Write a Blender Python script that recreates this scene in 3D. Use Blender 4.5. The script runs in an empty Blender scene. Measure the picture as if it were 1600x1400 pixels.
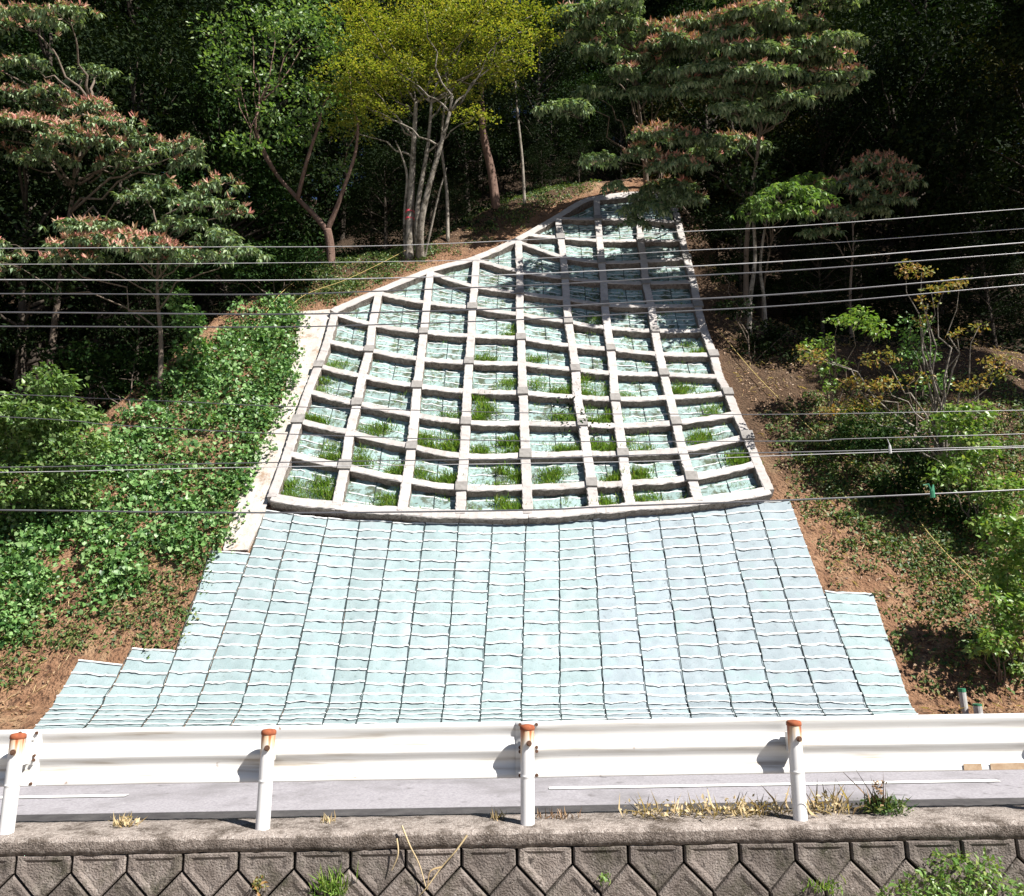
import bpy, math
import numpy as np
from math import radians, sin, cos, tan, pi, atan2, sqrt

# ------------------------------------------------------------------ camera
EYE = np.array([0.0, 0.0, 2.05]); PITCH = radians(12.0); FPX = 1250.0
scn = bpy.context.scene
cam_d = bpy.data.cameras.new('camera'); cam = bpy.data.objects.new('camera', cam_d)
scn.collection.objects.link(cam); scn.camera = cam
cam.location = EYE; cam.rotation_euler = (radians(90) + PITCH, 0, 0)
cam_d.sensor_fit = 'HORIZONTAL'; cam_d.sensor_width = 36.0; cam_d.lens = 36.0 * FPX / 1600.0
cam_d.clip_start = 0.1; cam_d.clip_end = 3000

# ------------------------------------------------------------------ light
SUN_AZ = radians(50.0)      # to the right of straight behind the camera
SUN_EL = radians(47.0)
SDIR = np.array([sin(SUN_AZ) * cos(SUN_EL), -cos(SUN_AZ) * cos(SUN_EL), sin(SUN_EL)])
world = bpy.data.worlds.new('World'); scn.world = world; world.use_nodes = True
wn = world.node_tree.nodes; wl = world.node_tree.links
bg = wn['Background']; sky = wn.new('ShaderNodeTexSky'); sky.sky_type = 'NISHITA'; sky.sun_disc = False
sky.sun_elevation = SUN_EL; sky.sun_rotation = atan2(SDIR[0], SDIR[1]); sky.air_density = 0.45; sky.dust_density = 0.1
wl.new(sky.outputs[0], bg.inputs[0]); bg.inputs[1].default_value = 0.05
sun_d = bpy.data.lights.new('sun', 'SUN'); sun_d.energy = 5.0; sun_d.angle = radians(0.53); sun_d.color = (1.0, 0.955, 0.89)
sun = bpy.data.objects.new('sun', sun_d); scn.collection.objects.link(sun)
from mathutils import Vector
sun.rotation_euler = Vector(SDIR).to_track_quat('Z', 'Y').to_euler(); sun.location = (20, -20, 40)
scn.view_settings.view_transform = 'Standard'; scn.view_settings.look = 'None'
scn.view_settings.exposure = 1.0; scn.view_settings.gamma = 1.0
scn.view_settings.use_curve_mapping = False
scn.render.engine = 'CYCLES'
scn.cycles.max_bounces = 4; scn.cycles.diffuse_bounces = 1; scn.cycles.transmission_bounces = 3

R = np.random.default_rng(7)

# ------------------------------------------------------------------ mesh helpers
def np_mesh(name, V, F):
    V = np.asarray(V, dtype=np.float32).reshape(-1, 3)
    me = bpy.data.meshes.new(name)
    if isinstance(F, np.ndarray) and F.ndim == 2:
        k = F.shape[1]; n = F.shape[0]
        me.vertices.add(len(V)); me.vertices.foreach_set('co', V.ravel())
        me.loops.add(n * k); me.loops.foreach_set('vertex_index', F.astype(np.int32).ravel())
        me.polygons.add(n); me.polygons.foreach_set('loop_start', np.arange(0, n * k, k, dtype=np.int32))
        me.update(calc_edges=True)
    else:
        me.from_pydata([tuple(map(float, v)) for v in V], [], [tuple(int(i) for i in f) for f in F])
        me.update()
    return me

def wloc(o):
    p = np.zeros(3)
    while o is not None:
        p = p + np.array(o.location); o = o.parent
    return p

def link(o, parent=None, mat=None, smooth=False, props=None):
    scn.collection.objects.link(o)
    if parent is not None: o.parent = parent
    if mat is not None and o.type == 'MESH' and not o.data.materials: o.data.materials.append(mat)
    if smooth and o.type == 'MESH':
        o.data.polygons.foreach_set('use_smooth', np.ones(len(o.data.polygons), dtype=bool))
    if props:
        for k, v in props.items(): o[k] = v
    return o

def obj(name, V, F, mat, parent=None, smooth=False, **props):
    """V in world coordinates"""
    V = np.asarray(V, dtype=float).reshape(-1, 3)
    if parent is not None: V = V - wloc(parent)
    return link(bpy.data.objects.new(name, np_mesh(name, V, F)), parent, mat, smooth, props)

def thing(name, loc, label, cat, group=None):
    o = bpy.data.objects.new(name, None); o.location = loc; o.empty_display_size = 0.3
    link(o, None, None, False, dict(label=label, category=cat))
    if group: o['group'] = group
    return o

class MB:
    def __init__(s): s.V = []; s.F = []; s.n = 0
    def add(s, V, F):
        V = np.asarray(V, dtype=float).reshape(-1, 3)
        s.F += [tuple(int(i) + s.n for i in f) for f in F]; s.V.append(V); s.n += len(V)
    def verts(s): return np.concatenate(s.V) if s.V else np.zeros((0, 3))
    def build(s, name, mat, parent=None, smooth=False, **p): return obj(name, s.verts(), s.F, mat, parent, smooth, **p)

def box(c, h):
    x, y, z = c; a, b, d = h
    V = [(x+sx*a, y+sy*b, z+sz*d) for sz in (-1, 1) for sx, sy in ((-1,-1),(1,-1),(1,1),(-1,1))]
    F = [(3,2,1,0),(4,5,6,7),(0,1,5,4),(1,2,6,5),(2,3,7,6),(3,0,4,7)]
    return V, F

def tube(pts, rad, n=7, cap=True):
    P = np.asarray(pts, dtype=float); m = len(P)
    rad = np.broadcast_to(np.asarray(rad, dtype=float), (m,))
    T = np.gradient(P, axis=0); T /= (np.linalg.norm(T, axis=1)[:, None] + 1e-9)
    ref = np.array([0, 0, 1.0]) if abs(T[:, 2]).mean() < 0.8 else np.array([1.0, 0, 0])
    V = []
    for i in range(m):
        a = np.cross(T[i], ref); a /= np.linalg.norm(a) + 1e-9; b = np.cross(T[i], a)
        for k in range(n):
            t = 2 * pi * k / n; V.append(P[i] + rad[i] * (cos(t) * a + sin(t) * b))
    F = [(i*n+k, i*n+(k+1) % n, (i+1)*n+(k+1) % n, (i+1)*n+k) for i in range(m-1) for k in range(n)]
    if cap: F += [tuple(range(n-1, -1, -1)), tuple(range((m-1)*n, m*n))]
    return np.array(V), F

def smooth_path(pts, n):
    P = np.asarray(pts, dtype=float); t = np.linspace(0, len(P)-1, n); out = []
    for u in t:
        i = min(int(u), len(P)-2); f = u - i
        p0 = P[max(i-1, 0)]; p1 = P[i]; p2 = P[i+1]; p3 = P[min(i+2, len(P)-1)]
        out.append(0.5*((2*p1)+(-p0+p2)*f+(2*p0-5*p1+4*p2-p3)*f*f+(-p0+3*p1-3*p2+p3)*f**3))
    return np.array(out)

# smooth pseudo noise from sines
_k = np.random.default_rng(3)
_ND = [( _k.normal(size=2), _k.uniform(0, 6.28)) for _ in range(14)]
def noise2(x, y, s=1.0):
    x = np.asarray(x, dtype=float); y = np.asarray(y, dtype=float); r = 0
    for i, (d, p) in enumerate(_ND):
        r = r + np.sin((x*d[0] + y*d[1]) * (1 + 0.35*i) / s + p) / (1 + 0.25*i)
    return r / 4.0

# ------------------------------------------------------------------ materials
def new_mat(name):
    m = bpy.data.materials.new(name); m.use_nodes = True
    nt = m.node_tree; return m, nt, nt.nodes, nt.links, nt.nodes['Principled BSDF']

def ramp(nodes, stops):
    r = nodes.new('ShaderNodeValToRGB'); cr = r.color_ramp
    while len(cr.elements) < len(stops): cr.elements.new(0.5)
    for e, (p, c) in zip(cr.elements, stops):
        e.position = p; e.color = (*c, 1)
    return r

def leaf_mat(name, cols, trans=0.28, rough=0.5, spec=0.35):
    m, nt, N, L, b = new_mat(name)
    g = N.new('ShaderNodeNewGeometry'); r = ramp(N, [(i / max(1, len(cols)-1), c) for i, c in enumerate(cols)])
    L.new(g.outputs['Random Per Island'], r.inputs[0])
    L.new(r.outputs[0], b.inputs['Base Color']); b.inputs['Roughness'].default_value = rough
    b.inputs['Specular IOR Level'].default_value = spec
    t = N.new('ShaderNodeBsdfTranslucent'); mx = N.new('ShaderNodeMixShader'); mx.inputs[0].default_value = trans
    mul = N.new('ShaderNodeMix'); mul.data_type = 'RGBA'; mul.blend_type = 'MULTIPLY'; mul.inputs[0].default_value = 1.0
    L.new(r.outputs[0], mul.inputs[6]); mul.inputs[7].default_value = (1.5, 1.6, 0.6, 1)
    L.new(mul.outputs[2], t.inputs[0])
    L.new(b.outputs[0], mx.inputs[1]); L.new(t.outputs[0], mx.inputs[2])
    L.new(mx.outputs[0], N['Material Output'].inputs[0])
    return m

def surf_mat(name, stops, scale=3.0, detail=8, rough=0.85, bump=0.3, bscale=30, bdist=0.02, stain=None, stretch=None, spec=0.25, coord='Object'):
    """noise-coloured rough surface with fine relief, optional second stain layer (colour, scale, lo, hi)"""
    m, nt, N, L, b = new_mat(name)
    tc = N.new('ShaderNodeTexCoord'); src = tc.outputs[coord]
    if coord == 'World':
        pass
    if stretch:
        mp = N.new('ShaderNodeMapping'); mp.inputs['Scale'].default_value = stretch; L.new(src, mp.inputs[0]); src2 = mp.outputs[0]
    else: src2 = src
    n = N.new('ShaderNodeTexNoise'); n.inputs['Scale'].default_value = scale; n.inputs['Detail'].default_value = detail; n.inputs['Roughness'].default_value = 0.65
    L.new(src2, n.inputs['Vector']); r = ramp(N, stops); L.new(n.outputs[0], r.inputs[0]); col = r.outputs[0]
    if stain:
        for (sc_, ssc, lo, hi) in ([stain] if not isinstance(stain, list) else stain):
            n2 = N.new('ShaderNodeTexNoise'); n2.inputs['Scale'].default_value = ssc; n2.inputs['Detail'].default_value = 6; n2.inputs['Roughness'].default_value = 0.7
            L.new(src, n2.inputs['Vector'])
            mr = N.new('ShaderNodeMapRange'); mr.inputs[1].default_value = lo; mr.inputs[2].default_value = hi; L.new(n2.outputs[0], mr.inputs[0])
            mx = N.new('ShaderNodeMix'); mx.data_type = 'RGBA'; L.new(mr.outputs[0], mx.inputs[0]); L.new(col, mx.inputs[6]); mx.inputs[7].default_value = (*sc_, 1)
            col = mx.outputs[2]
    L.new(col, b.inputs['Base Color']); b.inputs['Roughness'].default_value = rough; b.inputs['Specular IOR Level'].default_value = spec
    nb = N.new('ShaderNodeTexNoise'); nb.inputs['Scale'].default_value = bscale; nb.inputs['Detail'].default_value = 6; L.new(src, nb.inputs['Vector'])
    bp = N.new('ShaderNodeBump'); bp.inputs['Strength'].default_value = bump; bp.inputs['Distance'].default_value = bdist
    L.new(nb.outputs[0], bp.inputs['Height']); L.new(bp.outputs[0], b.inputs['Normal'])
    return m

def plain_mat(name, col, rough=0.6, spec=0.3, metal=0.0):
    m, nt, N, L, b = new_mat(name)
    n = N.new('ShaderNodeTexNoise'); n.inputs['Scale'].default_value = 9; n.inputs['Detail'].default_value = 5
    tc = N.new('ShaderNodeTexCoord'); L.new(tc.outputs['Object'], n.inputs['Vector'])
    r = ramp(N, [(0.3, tuple(c*0.8 for c in col)), (0.7, tuple(min(1, c*1.12) for c in col))]); L.new(n.outputs[0], r.inputs[0])
    L.new(r.outputs[0], b.inputs['Base Color']); b.inputs['Roughness'].default_value = rough
    b.inputs['Specular IOR Level'].default_value = spec; b.inputs['Metallic'].default_value = metal
    return m

M = {}
M['mat_aqua'] = surf_mat('mat_aqua', [(0.3, (0.243, 0.322, 0.334)), (0.7, (0.305, 0.382, 0.394))], 2.2, 8, 0.75, 0.5, 55, 0.012, stain=[((0.15, 0.20, 0.20), 7.0, 0.57, 0.72), ((0.22, 0.27, 0.26), 26, 0.56, 0.66), ((0.34, 0.40, 0.42), 0.8, 0.50, 0.66)])
M['mat_lilac'] = surf_mat('mat_lilac', [(0.3, (0.255, 0.31, 0.34)), (0.7, (0.315, 0.37, 0.40))], 2.2, 8, 0.75, 0.5, 55, 0.012, stain=[((0.17, 0.20, 0.22), 7.0, 0.57, 0.72), ((0.22, 0.26, 0.28), 26, 0.56, 0.66), ((0.28, 0.37, 0.38), 0.8, 0.52, 0.66)])
M['mat_cell'] = surf_mat('mat_cell', [(0.3, (0.24, 0.36, 0.35)), (0.7, (0.35, 0.46, 0.45))], 2.4, 8, 0.8, 0.6, 45, 0.015, stain=[((0.085, 0.11, 0.07), 2.2, 0.49, 0.60), ((0.11, 0.12, 0.09), 9.0, 0.54, 0.64)])
M['rib'] = plain_mat('rib', (0.72, 0.74, 0.73), 0.7)
M['cord'] = plain_mat('cord', (0.05, 0.07, 0.07), 0.8)
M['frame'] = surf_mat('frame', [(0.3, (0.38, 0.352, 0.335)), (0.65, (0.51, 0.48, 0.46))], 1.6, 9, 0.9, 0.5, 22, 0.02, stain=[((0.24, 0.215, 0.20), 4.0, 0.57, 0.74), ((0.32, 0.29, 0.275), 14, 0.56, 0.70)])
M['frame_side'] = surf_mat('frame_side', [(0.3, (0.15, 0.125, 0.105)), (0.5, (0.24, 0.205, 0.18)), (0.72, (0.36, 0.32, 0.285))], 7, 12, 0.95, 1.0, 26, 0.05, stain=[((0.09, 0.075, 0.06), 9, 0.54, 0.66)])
M['cap'] = surf_mat('cap', [(0.3, (0.19, 0.18, 0.17)), (0.7, (0.31, 0.295, 0.28))], 6, 8, 0.9, 0.4, 30, 0.01)
M['apron'] = surf_mat('apron', [(0.3, (0.40, 0.36, 0.32)), (0.7, (0.56, 0.52, 0.48))], 1.3, 9, 0.92, 0.6, 14, 0.03, stain=[((0.30, 0.22, 0.16), 2.2, 0.54, 0.68), ((0.20, 0.17, 0.14), 7, 0.58, 0.68)])
M['soil'] = surf_mat('soil', [(0.25, (0.17, 0.085, 0.048)), (0.5, (0.26, 0.145, 0.084)), (0.75, (0.36, 0.22, 0.135))], 1.7, 14, 0.95, 1.0, 13, 0.14, stain=[((0.085, 0.045, 0.027), 4.5, 0.52, 0.62), ((0.38, 0.26, 0.155), 0.5, 0.56, 0.68), ((0.10, 0.06, 0.035), 22, 0.56, 0.64)])

def add_floor_layer(m):
    nt = m.node_tree; N = nt.nodes; L = nt.links; b = N['Principled BSDF']
    src = b.inputs['Base Color'].links[0].from_socket
    at_ = N.new('ShaderNodeAttribute'); at_.attribute_name = 'wood'
    n = N.new('ShaderNodeTexNoise'); n.inputs['Scale'].default_value = 14; n.inputs['Detail'].default_value = 8
    tc = N.new('ShaderNodeTexCoord'); L.new(tc.outputs['Object'], n.inputs['Vector'])
    r = ramp(N, [(0.35, (0.030, 0.020, 0.012)), (0.55, (0.065, 0.042, 0.026)), (0.72, (0.13, 0.085, 0.05))]); L.new(n.outputs[0], r.inputs[0])
    mx = N.new('ShaderNodeMix'); mx.data_type = 'RGBA'; L.new(at_.outputs['Fac'], mx.inputs[0]); L.new(src, mx.inputs[6]); L.new(r.outputs[0], mx.inputs[7])
    L.new(mx.outputs[2], b.inputs['Base Color'])
add_floor_layer(M['soil'])
M['asphalt'] = surf_mat('asphalt', [(0.35, (0.27, 0.256, 0.278)), (0.65, (0.40, 0.385, 0.41))], 40.0, 10, 0.9, 0.5, 160, 0.006, stain=[((0.21, 0.20, 0.208), 0.7, 0.5, 0.7), ((0.17, 0.16, 0.165), 5, 0.60, 0.70)])
M['line'] = surf_mat('line', [(0.3, (0.72, 0.72, 0.70)), (0.7, (0.82, 0.82, 0.80))], 8, 8, 0.8, 0.3, 120, 0.003)
M['shade_band'] = surf_mat('shade_band', [(0.3, (0.045, 0.042, 0.045)), (0.7, (0.10, 0.095, 0.095))], 5, 9, 0.9, 0.6, 40, 0.01)  # dark colour for the shadow strip painted along the near road edge
M['gravel'] = surf_mat('gravel', [(0.3, (0.16, 0.14, 0.11)), (0.7, (0.28, 0.24, 0.19))], 2, 10, 0.95, 0.8, 18, 0.04)
M['block'] = surf_mat('block', [(0.3, (0.11, 0.09, 0.078)), (0.5, (0.19, 0.16, 0.142)), (0.70, (0.31, 0.27, 0.24))], 7, 14, 0.95, 1.0, 70, 0.018, stain=[((0.07, 0.065, 0.045), 3.0, 0.50, 0.66), ((0.30, 0.27, 0.245), 30, 0.58, 0.68), ((0.055, 0.045, 0.04), 14, 0.56, 0.66)])
def tone_by_object(m, lo, hi):
    N = m.node_tree.nodes; L = m.node_tree.links; bb = N['Principled BSDF']; src = bb.inputs['Base Color'].links[0].from_socket
    oi = N.new('ShaderNodeObjectInfo'); mr = N.new('ShaderNodeMapRange'); mr.inputs[3].default_value = lo; mr.inputs[4].default_value = hi; L.new(oi.outputs['Random'], mr.inputs[0])
    mx = N.new('ShaderNodeVectorMath'); mx.operation = 'SCALE'; L.new(src, mx.inputs[0]); L.new(mr.outputs[0], mx.inputs['Scale']); L.new(mx.outputs[0], bb.inputs['Base Color'])
    # shift the noise so that no two pieces share their stains
    tc = [n for n in N if n.type == 'TEX_COORD'][0]; ad = N.new('ShaderNodeVectorMath'); ad.operation = 'MULTIPLY_ADD'
    cmb = N.new('ShaderNodeCombineXYZ'); L.new(oi.outputs['Random'], cmb.inputs[0]); L.new(oi.outputs['Random'], cmb.inputs[2])
    for l in list(tc.outputs['Object'].links): L.new(ad.outputs[0], l.to_socket)
    L.new(cmb.outputs[0], ad.inputs[0]); ad.inputs[1].default_value = (37, 11, 53); L.new(tc.outputs['Object'], ad.inputs[2])
tone_by_object(M['block'], 0.72, 1.25); tone_by_object(M['mat_aqua'], 0.92, 1.05); tone_by_object(M['mat_lilac'], 0.92, 1.05); tone_by_object(M['mat_cell'], 0.8, 1.08); tone_by_object(M['frame'], 0.9, 1.06)
M['mortar_dark'] = plain_mat('mortar_dark', (0.04, 0.036, 0.03), 0.95)
M['straw'] = leaf_mat('straw', [(0.52, 0.40, 0.22), (0.62, 0.50, 0.31), (0.44, 0.31, 0.16)], 0.2)
M['bark'] = surf_mat('bark', [(0.3, (0.11, 0.085, 0.065)), (0.7, (0.22, 0.175, 0.14))], 4, 10, 0.95, 1.0, 22, 0.03, stretch=(3, 3, 0.6))
M['bark_dark'] = surf_mat('bark_dark', [(0.3, (0.035, 0.028, 0.022)), (0.7, (0.085, 0.068, 0.054))], 4, 10, 0.95, 1.0, 22, 0.03, stretch=(3, 3, 0.6))
M['bark_pale'] = surf_mat('bark_pale', [(0.3, (0.15, 0.13, 0.105)), (0.7, (0.40, 0.36, 0.31))], 3, 10, 0.95, 0.8, 22, 0.03, stretch=(3, 3, 0.7), stain=((0.07, 0.06, 0.045), 3.0, 0.48, 0.62))
M['bark_red'] = surf_mat('bark_red', [(0.3, (0.10, 0.058, 0.045)), (0.7, (0.22, 0.145, 0.115))], 4, 10, 0.95, 1.0, 22, 0.03, stretch=(3, 3, 0.6))
M['tape'] = plain_mat('tape', (0.75, 0.10, 0.13), 0.5)
M['wire'] = plain_mat('wire', (0.10, 0.10, 0.11), 0.32, 0.6)
M['wire_pale'] = plain_mat('wire_pale', (0.45, 0.45, 0.46), 0.4, 0.5)
M['rope'] = plain_mat('rope', (0.55, 0.42, 0.16), 0.7)
M['clip'] = plain_mat('clip', (0.45, 0.45, 0.44), 0.5)
M['green_cap'] = plain_mat('green_cap', (0.05, 0.22, 0.12), 0.5)
M['bolt'] = plain_mat('bolt', (0.16, 0.09, 0.06), 0.6, 0.4, 0.5)
G_MID = [(0.020, 0.052, 0.016), (0.035, 0.085, 0.022), (0.055, 0.115, 0.028), (0.085, 0.145, 0.035)]
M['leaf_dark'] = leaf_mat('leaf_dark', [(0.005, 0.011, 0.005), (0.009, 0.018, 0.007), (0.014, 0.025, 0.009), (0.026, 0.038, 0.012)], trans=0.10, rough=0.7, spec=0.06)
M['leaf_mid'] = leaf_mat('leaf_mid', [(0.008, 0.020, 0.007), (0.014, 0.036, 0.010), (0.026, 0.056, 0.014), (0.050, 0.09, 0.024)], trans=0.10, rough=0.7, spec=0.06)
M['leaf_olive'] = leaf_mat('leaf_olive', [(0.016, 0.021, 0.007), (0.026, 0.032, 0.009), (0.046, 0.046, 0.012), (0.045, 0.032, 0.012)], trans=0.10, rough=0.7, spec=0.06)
M['leaf_spray'] = leaf_mat('leaf_spray', [(0.050, 0.09, 0.047), (0.12, 0.19, 0.095), (0.22, 0.30, 0.16), (0.37, 0.43, 0.27)], 0.2, 0.38, 0.5)
M['leaf_fresh'] = leaf_mat('leaf_fresh', [(0.045, 0.10, 0.028), (0.10, 0.185, 0.05), (0.17, 0.27, 0.085), (0.27, 0.36, 0.15)], 0.3, 0.42, 0.45)
M['panicle'] = leaf_mat('panicle', [(0.42, 0.15, 0.12), (0.52, 0.24, 0.19), (0.46, 0.32, 0.21), (0.30, 0.19, 0.11)], 0.2)
M['leaf_maple'] = leaf_mat('leaf_maple', [(0.07, 0.11, 0.016), (0.17, 0.21, 0.03), (0.29, 0.31, 0.05), (0.38, 0.32, 0.075)], 0.35)
M['leaf_kudzu'] = leaf_mat('leaf_kudzu', [(0.020, 0.066, 0.016), (0.075, 0.175, 0.045), (0.16, 0.30, 0.085), (0.28, 0.42, 0.18)], 0.22, 0.42, 0.45)
M['leaf_weed'] = leaf_mat('leaf_weed', [(0.025, 0.06, 0.018), (0.06, 0.12, 0.03), (0.12, 0.19, 0.05), (0.22, 0.20, 0.08)], 0.22)
M['leaf_orange'] = leaf_mat('leaf_orange', [(0.30, 0.15, 0.05), (0.36, 0.24, 0.09), (0.24, 0.24, 0.08), (0.16, 0.21, 0.05)], 0.3)
M['leaf_bush'] = leaf_mat('leaf_bush', [(0.08, 0.17, 0.035), (0.13, 0.24, 0.05), (0.20, 0.31, 0.08), (0.28, 0.33, 0.10)], 0.3, 0.4, 0.5)
M['grass'] = leaf_mat('grass', [(0.13, 0.26, 0.035), (0.19, 0.34, 0.055), (0.26, 0.40, 0.085), (0.33, 0.38, 0.12)], 0.3)
M['litter'] = leaf_mat('litter', [(0.17, 0.09, 0.045), (0.30, 0.17, 0.09), (0.38, 0.26, 0.15), (0.10, 0.06, 0.035)], 0.05)

def paint_mat():
    m, nt, N, L, b = new_mat('rail_paint')
    tc = N.new('ShaderNodeTexCoord')
    mp = N.new('ShaderNodeMapping'); mp.inputs['Scale'].default_value = (0.9, 6, 14); L.new(tc.outputs['Object'], mp.inputs[0])
    n = N.new('ShaderNodeTexNoise'); n.inputs['Scale'].default_value = 1.5; n.inputs['Detail'].default_value = 9; L.new(mp.outputs[0], n.inputs['Vector'])
    r = ramp(N, [(0.46, (0.80, 0.80, 0.79)), (0.60, (0.70, 0.685, 0.655)), (0.74, (0.44, 0.385, 0.32))]); L.new(n.outputs[0], r.inputs[0])
    n2 = N.new('ShaderNodeTexNoise'); n2.inputs['Scale'].default_value = 7; n2.inputs['Detail'].default_value = 8; L.new(tc.outputs['Object'], n2.inputs['Vector'])
    mr = N.new('ShaderNodeMapRange'); mr.inputs[1].default_value = 0.70; mr.inputs[2].default_value = 0.76; L.new(n2.outputs[0], mr.inputs[0])
    mx = N.new('ShaderNodeMix'); mx.data_type = 'RGBA'; L.new(mr.outputs[0], mx.inputs[0]); L.new(r.outputs[0], mx.inputs[6]); mx.inputs[7].default_value = (0.22, 0.10, 0.045, 1)
    L.new(mx.outputs[2], b.inputs['Base Color']); b.inputs['Roughness'].default_value = 0.5
    return m
M['rail'] = paint_mat()

def post_mat():
    m, nt, N, L, b = new_mat('post_paint')
    tc = N.new('ShaderNodeTexCoord'); sp = N.new('ShaderNodeSeparateXYZ'); L.new(tc.outputs['Object'], sp.inputs[0])
    mp = N.new('ShaderNodeMapping'); mp.inputs['Scale'].default_value = (26, 26, 1.6); L.new(tc.outputs['Object'], mp.inputs[0])
    n = N.new('ShaderNodeTexNoise'); n.inputs['Scale'].default_value = 1.0; n.inputs['Detail'].default_value = 6; L.new(mp.outputs[0], n.inputs['Vector'])
    mr = N.new('ShaderNodeMapRange'); mr.inputs[1].default_value = 0.40; mr.inputs[2].default_value = 0.71; mr.inputs[3].default_value = -0.10; mr.inputs[4].default_value = 0.48
    L.new(sp.outputs[2], mr.inputs[0])
    ad = N.new('ShaderNodeMath'); ad.operation = 'ADD'; L.new(n.outputs[0], ad.inputs[0]); L.new(mr.outputs[0], ad.inputs[1])
    r = ramp(N, [(0.0, (0.76, 0.76, 0.76)), (0.62, (0.76, 0.75, 0.74)), (0.78, (0.66, 0.50, 0.34)), (0.92, (0.42, 0.14, 0.05)), (1.0, (0.26, 0.07, 0.035))]); L.new(ad.outputs[0], r.inputs[0])
    L.new(r.outputs[0], b.inputs['Base Color']); b.inputs['Roughness'].default_value = 0.5
    return m
M['post'] = post_mat()
M['rust_pale'] = surf_mat('rust_pale', [(0.3, (0.36, 0.24, 0.15)), (0.7, (0.52, 0.40, 0.28))], 16, 8, 0.85, 0.3, 60, 0.003)
M['rust'] = surf_mat('rust', [(0.3, (0.20, 0.055, 0.03)), (0.7, (0.38, 0.12, 0.05))], 20, 6, 0.85, 0.4, 90, 0.004)

# ------------------------------------------------------------------ picture plane <-> place
CP, SP = cos(PITCH), sin(PITCH)
def ray(px, py):
    u = (px - 800.0) / FPX; v = (700.0 - py) / FPX
    return np.array([u, CP - v*SP, SP + v*CP])
def at(px, py, zc): return EYE + ray(px, py) * zc
def at_y(px, py, y):
    d = ray(px, py); return EYE + d * (y / d[1])
def proj(P):
    P = np.asarray(P, dtype=float) - EYE
    zc = P[..., 1]*CP + P[..., 2]*SP; v = -P[..., 1]*SP + P[..., 2]*CP
    return 800 + FPX * P[..., 0] / zc, 700 - FPX * v / zc, zc

# ------------------------------------------------------------------ the hillside as a height function
TOE, KNEE = 20.1, 24.5
A1, A2 = tan(radians(50.6)), tan(radians(53.0))
def prof(y):
    y = np.asarray(y, dtype=float)
    return np.where(y < TOE, np.maximum((y-TOE)*0.17, -0.42), np.where(y < KNEE, (y-TOE)*A1, (KNEE-TOE)*A1 + (y-KNEE)*A2))
def hit_prof(px, py):
    d = ray(px, py)
    # plane above the knee, else below
    for (y0, z0, a) in ((KNEE, (KNEE-TOE)*A1, A2), (TOE, 0.0, A1)):
        t = (z0 - a*y0 - EYE[2]) / (d[2] - a*d[1])
        p = EYE + d*t
        if p[1] >= y0 - 1e-6 and t > 0: return p
    t = -EYE[2] / d[2]; return EYE + d*t
CREST_PX = [(-250, 900), (-60, 800), (110, 690), (250, 575), (340, 492), (440, 434), (520, 411), (600, 401), (660, 386), (720, 353), (776, 321), (850, 297), (931, 284), (1000, 277), (1055, 287), (1100, 360), (1180, 500), (1300, 540), (1500, 545), (1700, 560), (1900, 570)]
_cp = sorted([tuple(hit_prof(*c)[:2]) for c in CREST_PX])
_cx = np.array([c[0] for c in _cp]); _cy = np.array([c[1] for c in _cp])
def crest(x): return np.interp(x, _cx, _cy)
def H0(x, y):
    x = np.asarray(x, dtype=float); y = np.asarray(y, dtype=float)
    yc = crest(x); over = np.maximum(0, y - yc)
    far = np.maximum(0, over - 40)
    return prof(np.minimum(y, yc)) + over*0.55 + np.maximum(0, over-8)*0.32 - far*0.3
MAT_POLY = [(20, 1150), (110, 1025), (205, 1010), (270, 1010), (322, 855), (350, 815), (375, 760), (400, 690), (440, 610), (455, 480), (520, 475), (592, 445), (672, 412), (744, 392), (811, 362), (871, 327), (920, 300), (1000, 290), (1066, 300), (1085, 400), (1120, 530), (1180, 660), (1235, 770), (1250, 800), (1300, 915), (1370, 915), (1440, 1090), (1460, 1150)]
def inpoly(x, y, poly):
    x = np.asarray(x); y = np.asarray(y); c = np.zeros(np.broadcast(x, y).shape, dtype=bool); n = len(poly); j = n-1
    for i in range(n):
        xi, yi = poly[i]; xj, yj = poly[j]
        with np.errstate(divide='ignore', invalid='ignore'):
            c ^= ((yi > y) != (yj > y)) & (x < (xj-xi)*(y-yi)/(yj-yi+1e-12)+xi)
        j = i
    return c
def H(x, y):
    z = H0(x, y)
    px, py, zc = proj(np.stack(np.broadcast_arrays(np.asarray(x, float), np.asarray(y, float), z), -1))
    out = ~inpoly(px, py, MAT_POLY)
    w = np.where(out & (np.asarray(y) > 15.5), 1.0, 0.0)
    bmp = 0.16*noise2(x, y, 1.1) + 0.07*noise2(np.asarray(x)+9, np.asarray(y)*1.3, 0.35) - 0.05
    return z + w*bmp
def hit(px, py):
    d = ray(px, py); t = np.linspace(4, 110, 1600)
    P = EYE + t[:, None]*d; below = P[:, 2] < H0(P[:, 0], P[:, 1])
    i = int(np.argmax(below)) if below.any() else len(t)-1
    lo, hi = t[max(i-1, 0)], t[i]
    for _ in range(24):
        m = (lo+hi)/2; p = EYE + d*m
        if p[2] < H0(p[0], p[1]): hi = m
        else: lo = m
    return EYE + d*hi
def nrm(x, y):
    e = 0.05
    gx = (H0(x+e, y)-H0(x-e, y))/(2*e); gy = (H0(x, y+e)-H0(x, y-e))/(2*e)
    n = np.stack([-gx, -gy, np.ones_like(np.asarray(gx, dtype=float))], -1)
    return n / np.linalg.norm(n, axis=-1)[..., None]
def slope_n(y): a = 50.6 if y < KNEE else 53.0; return np.array([0, -sin(radians(a)), cos(radians(a))]) if y >= TOE else np.array([0, 0, 1.0])

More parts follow.
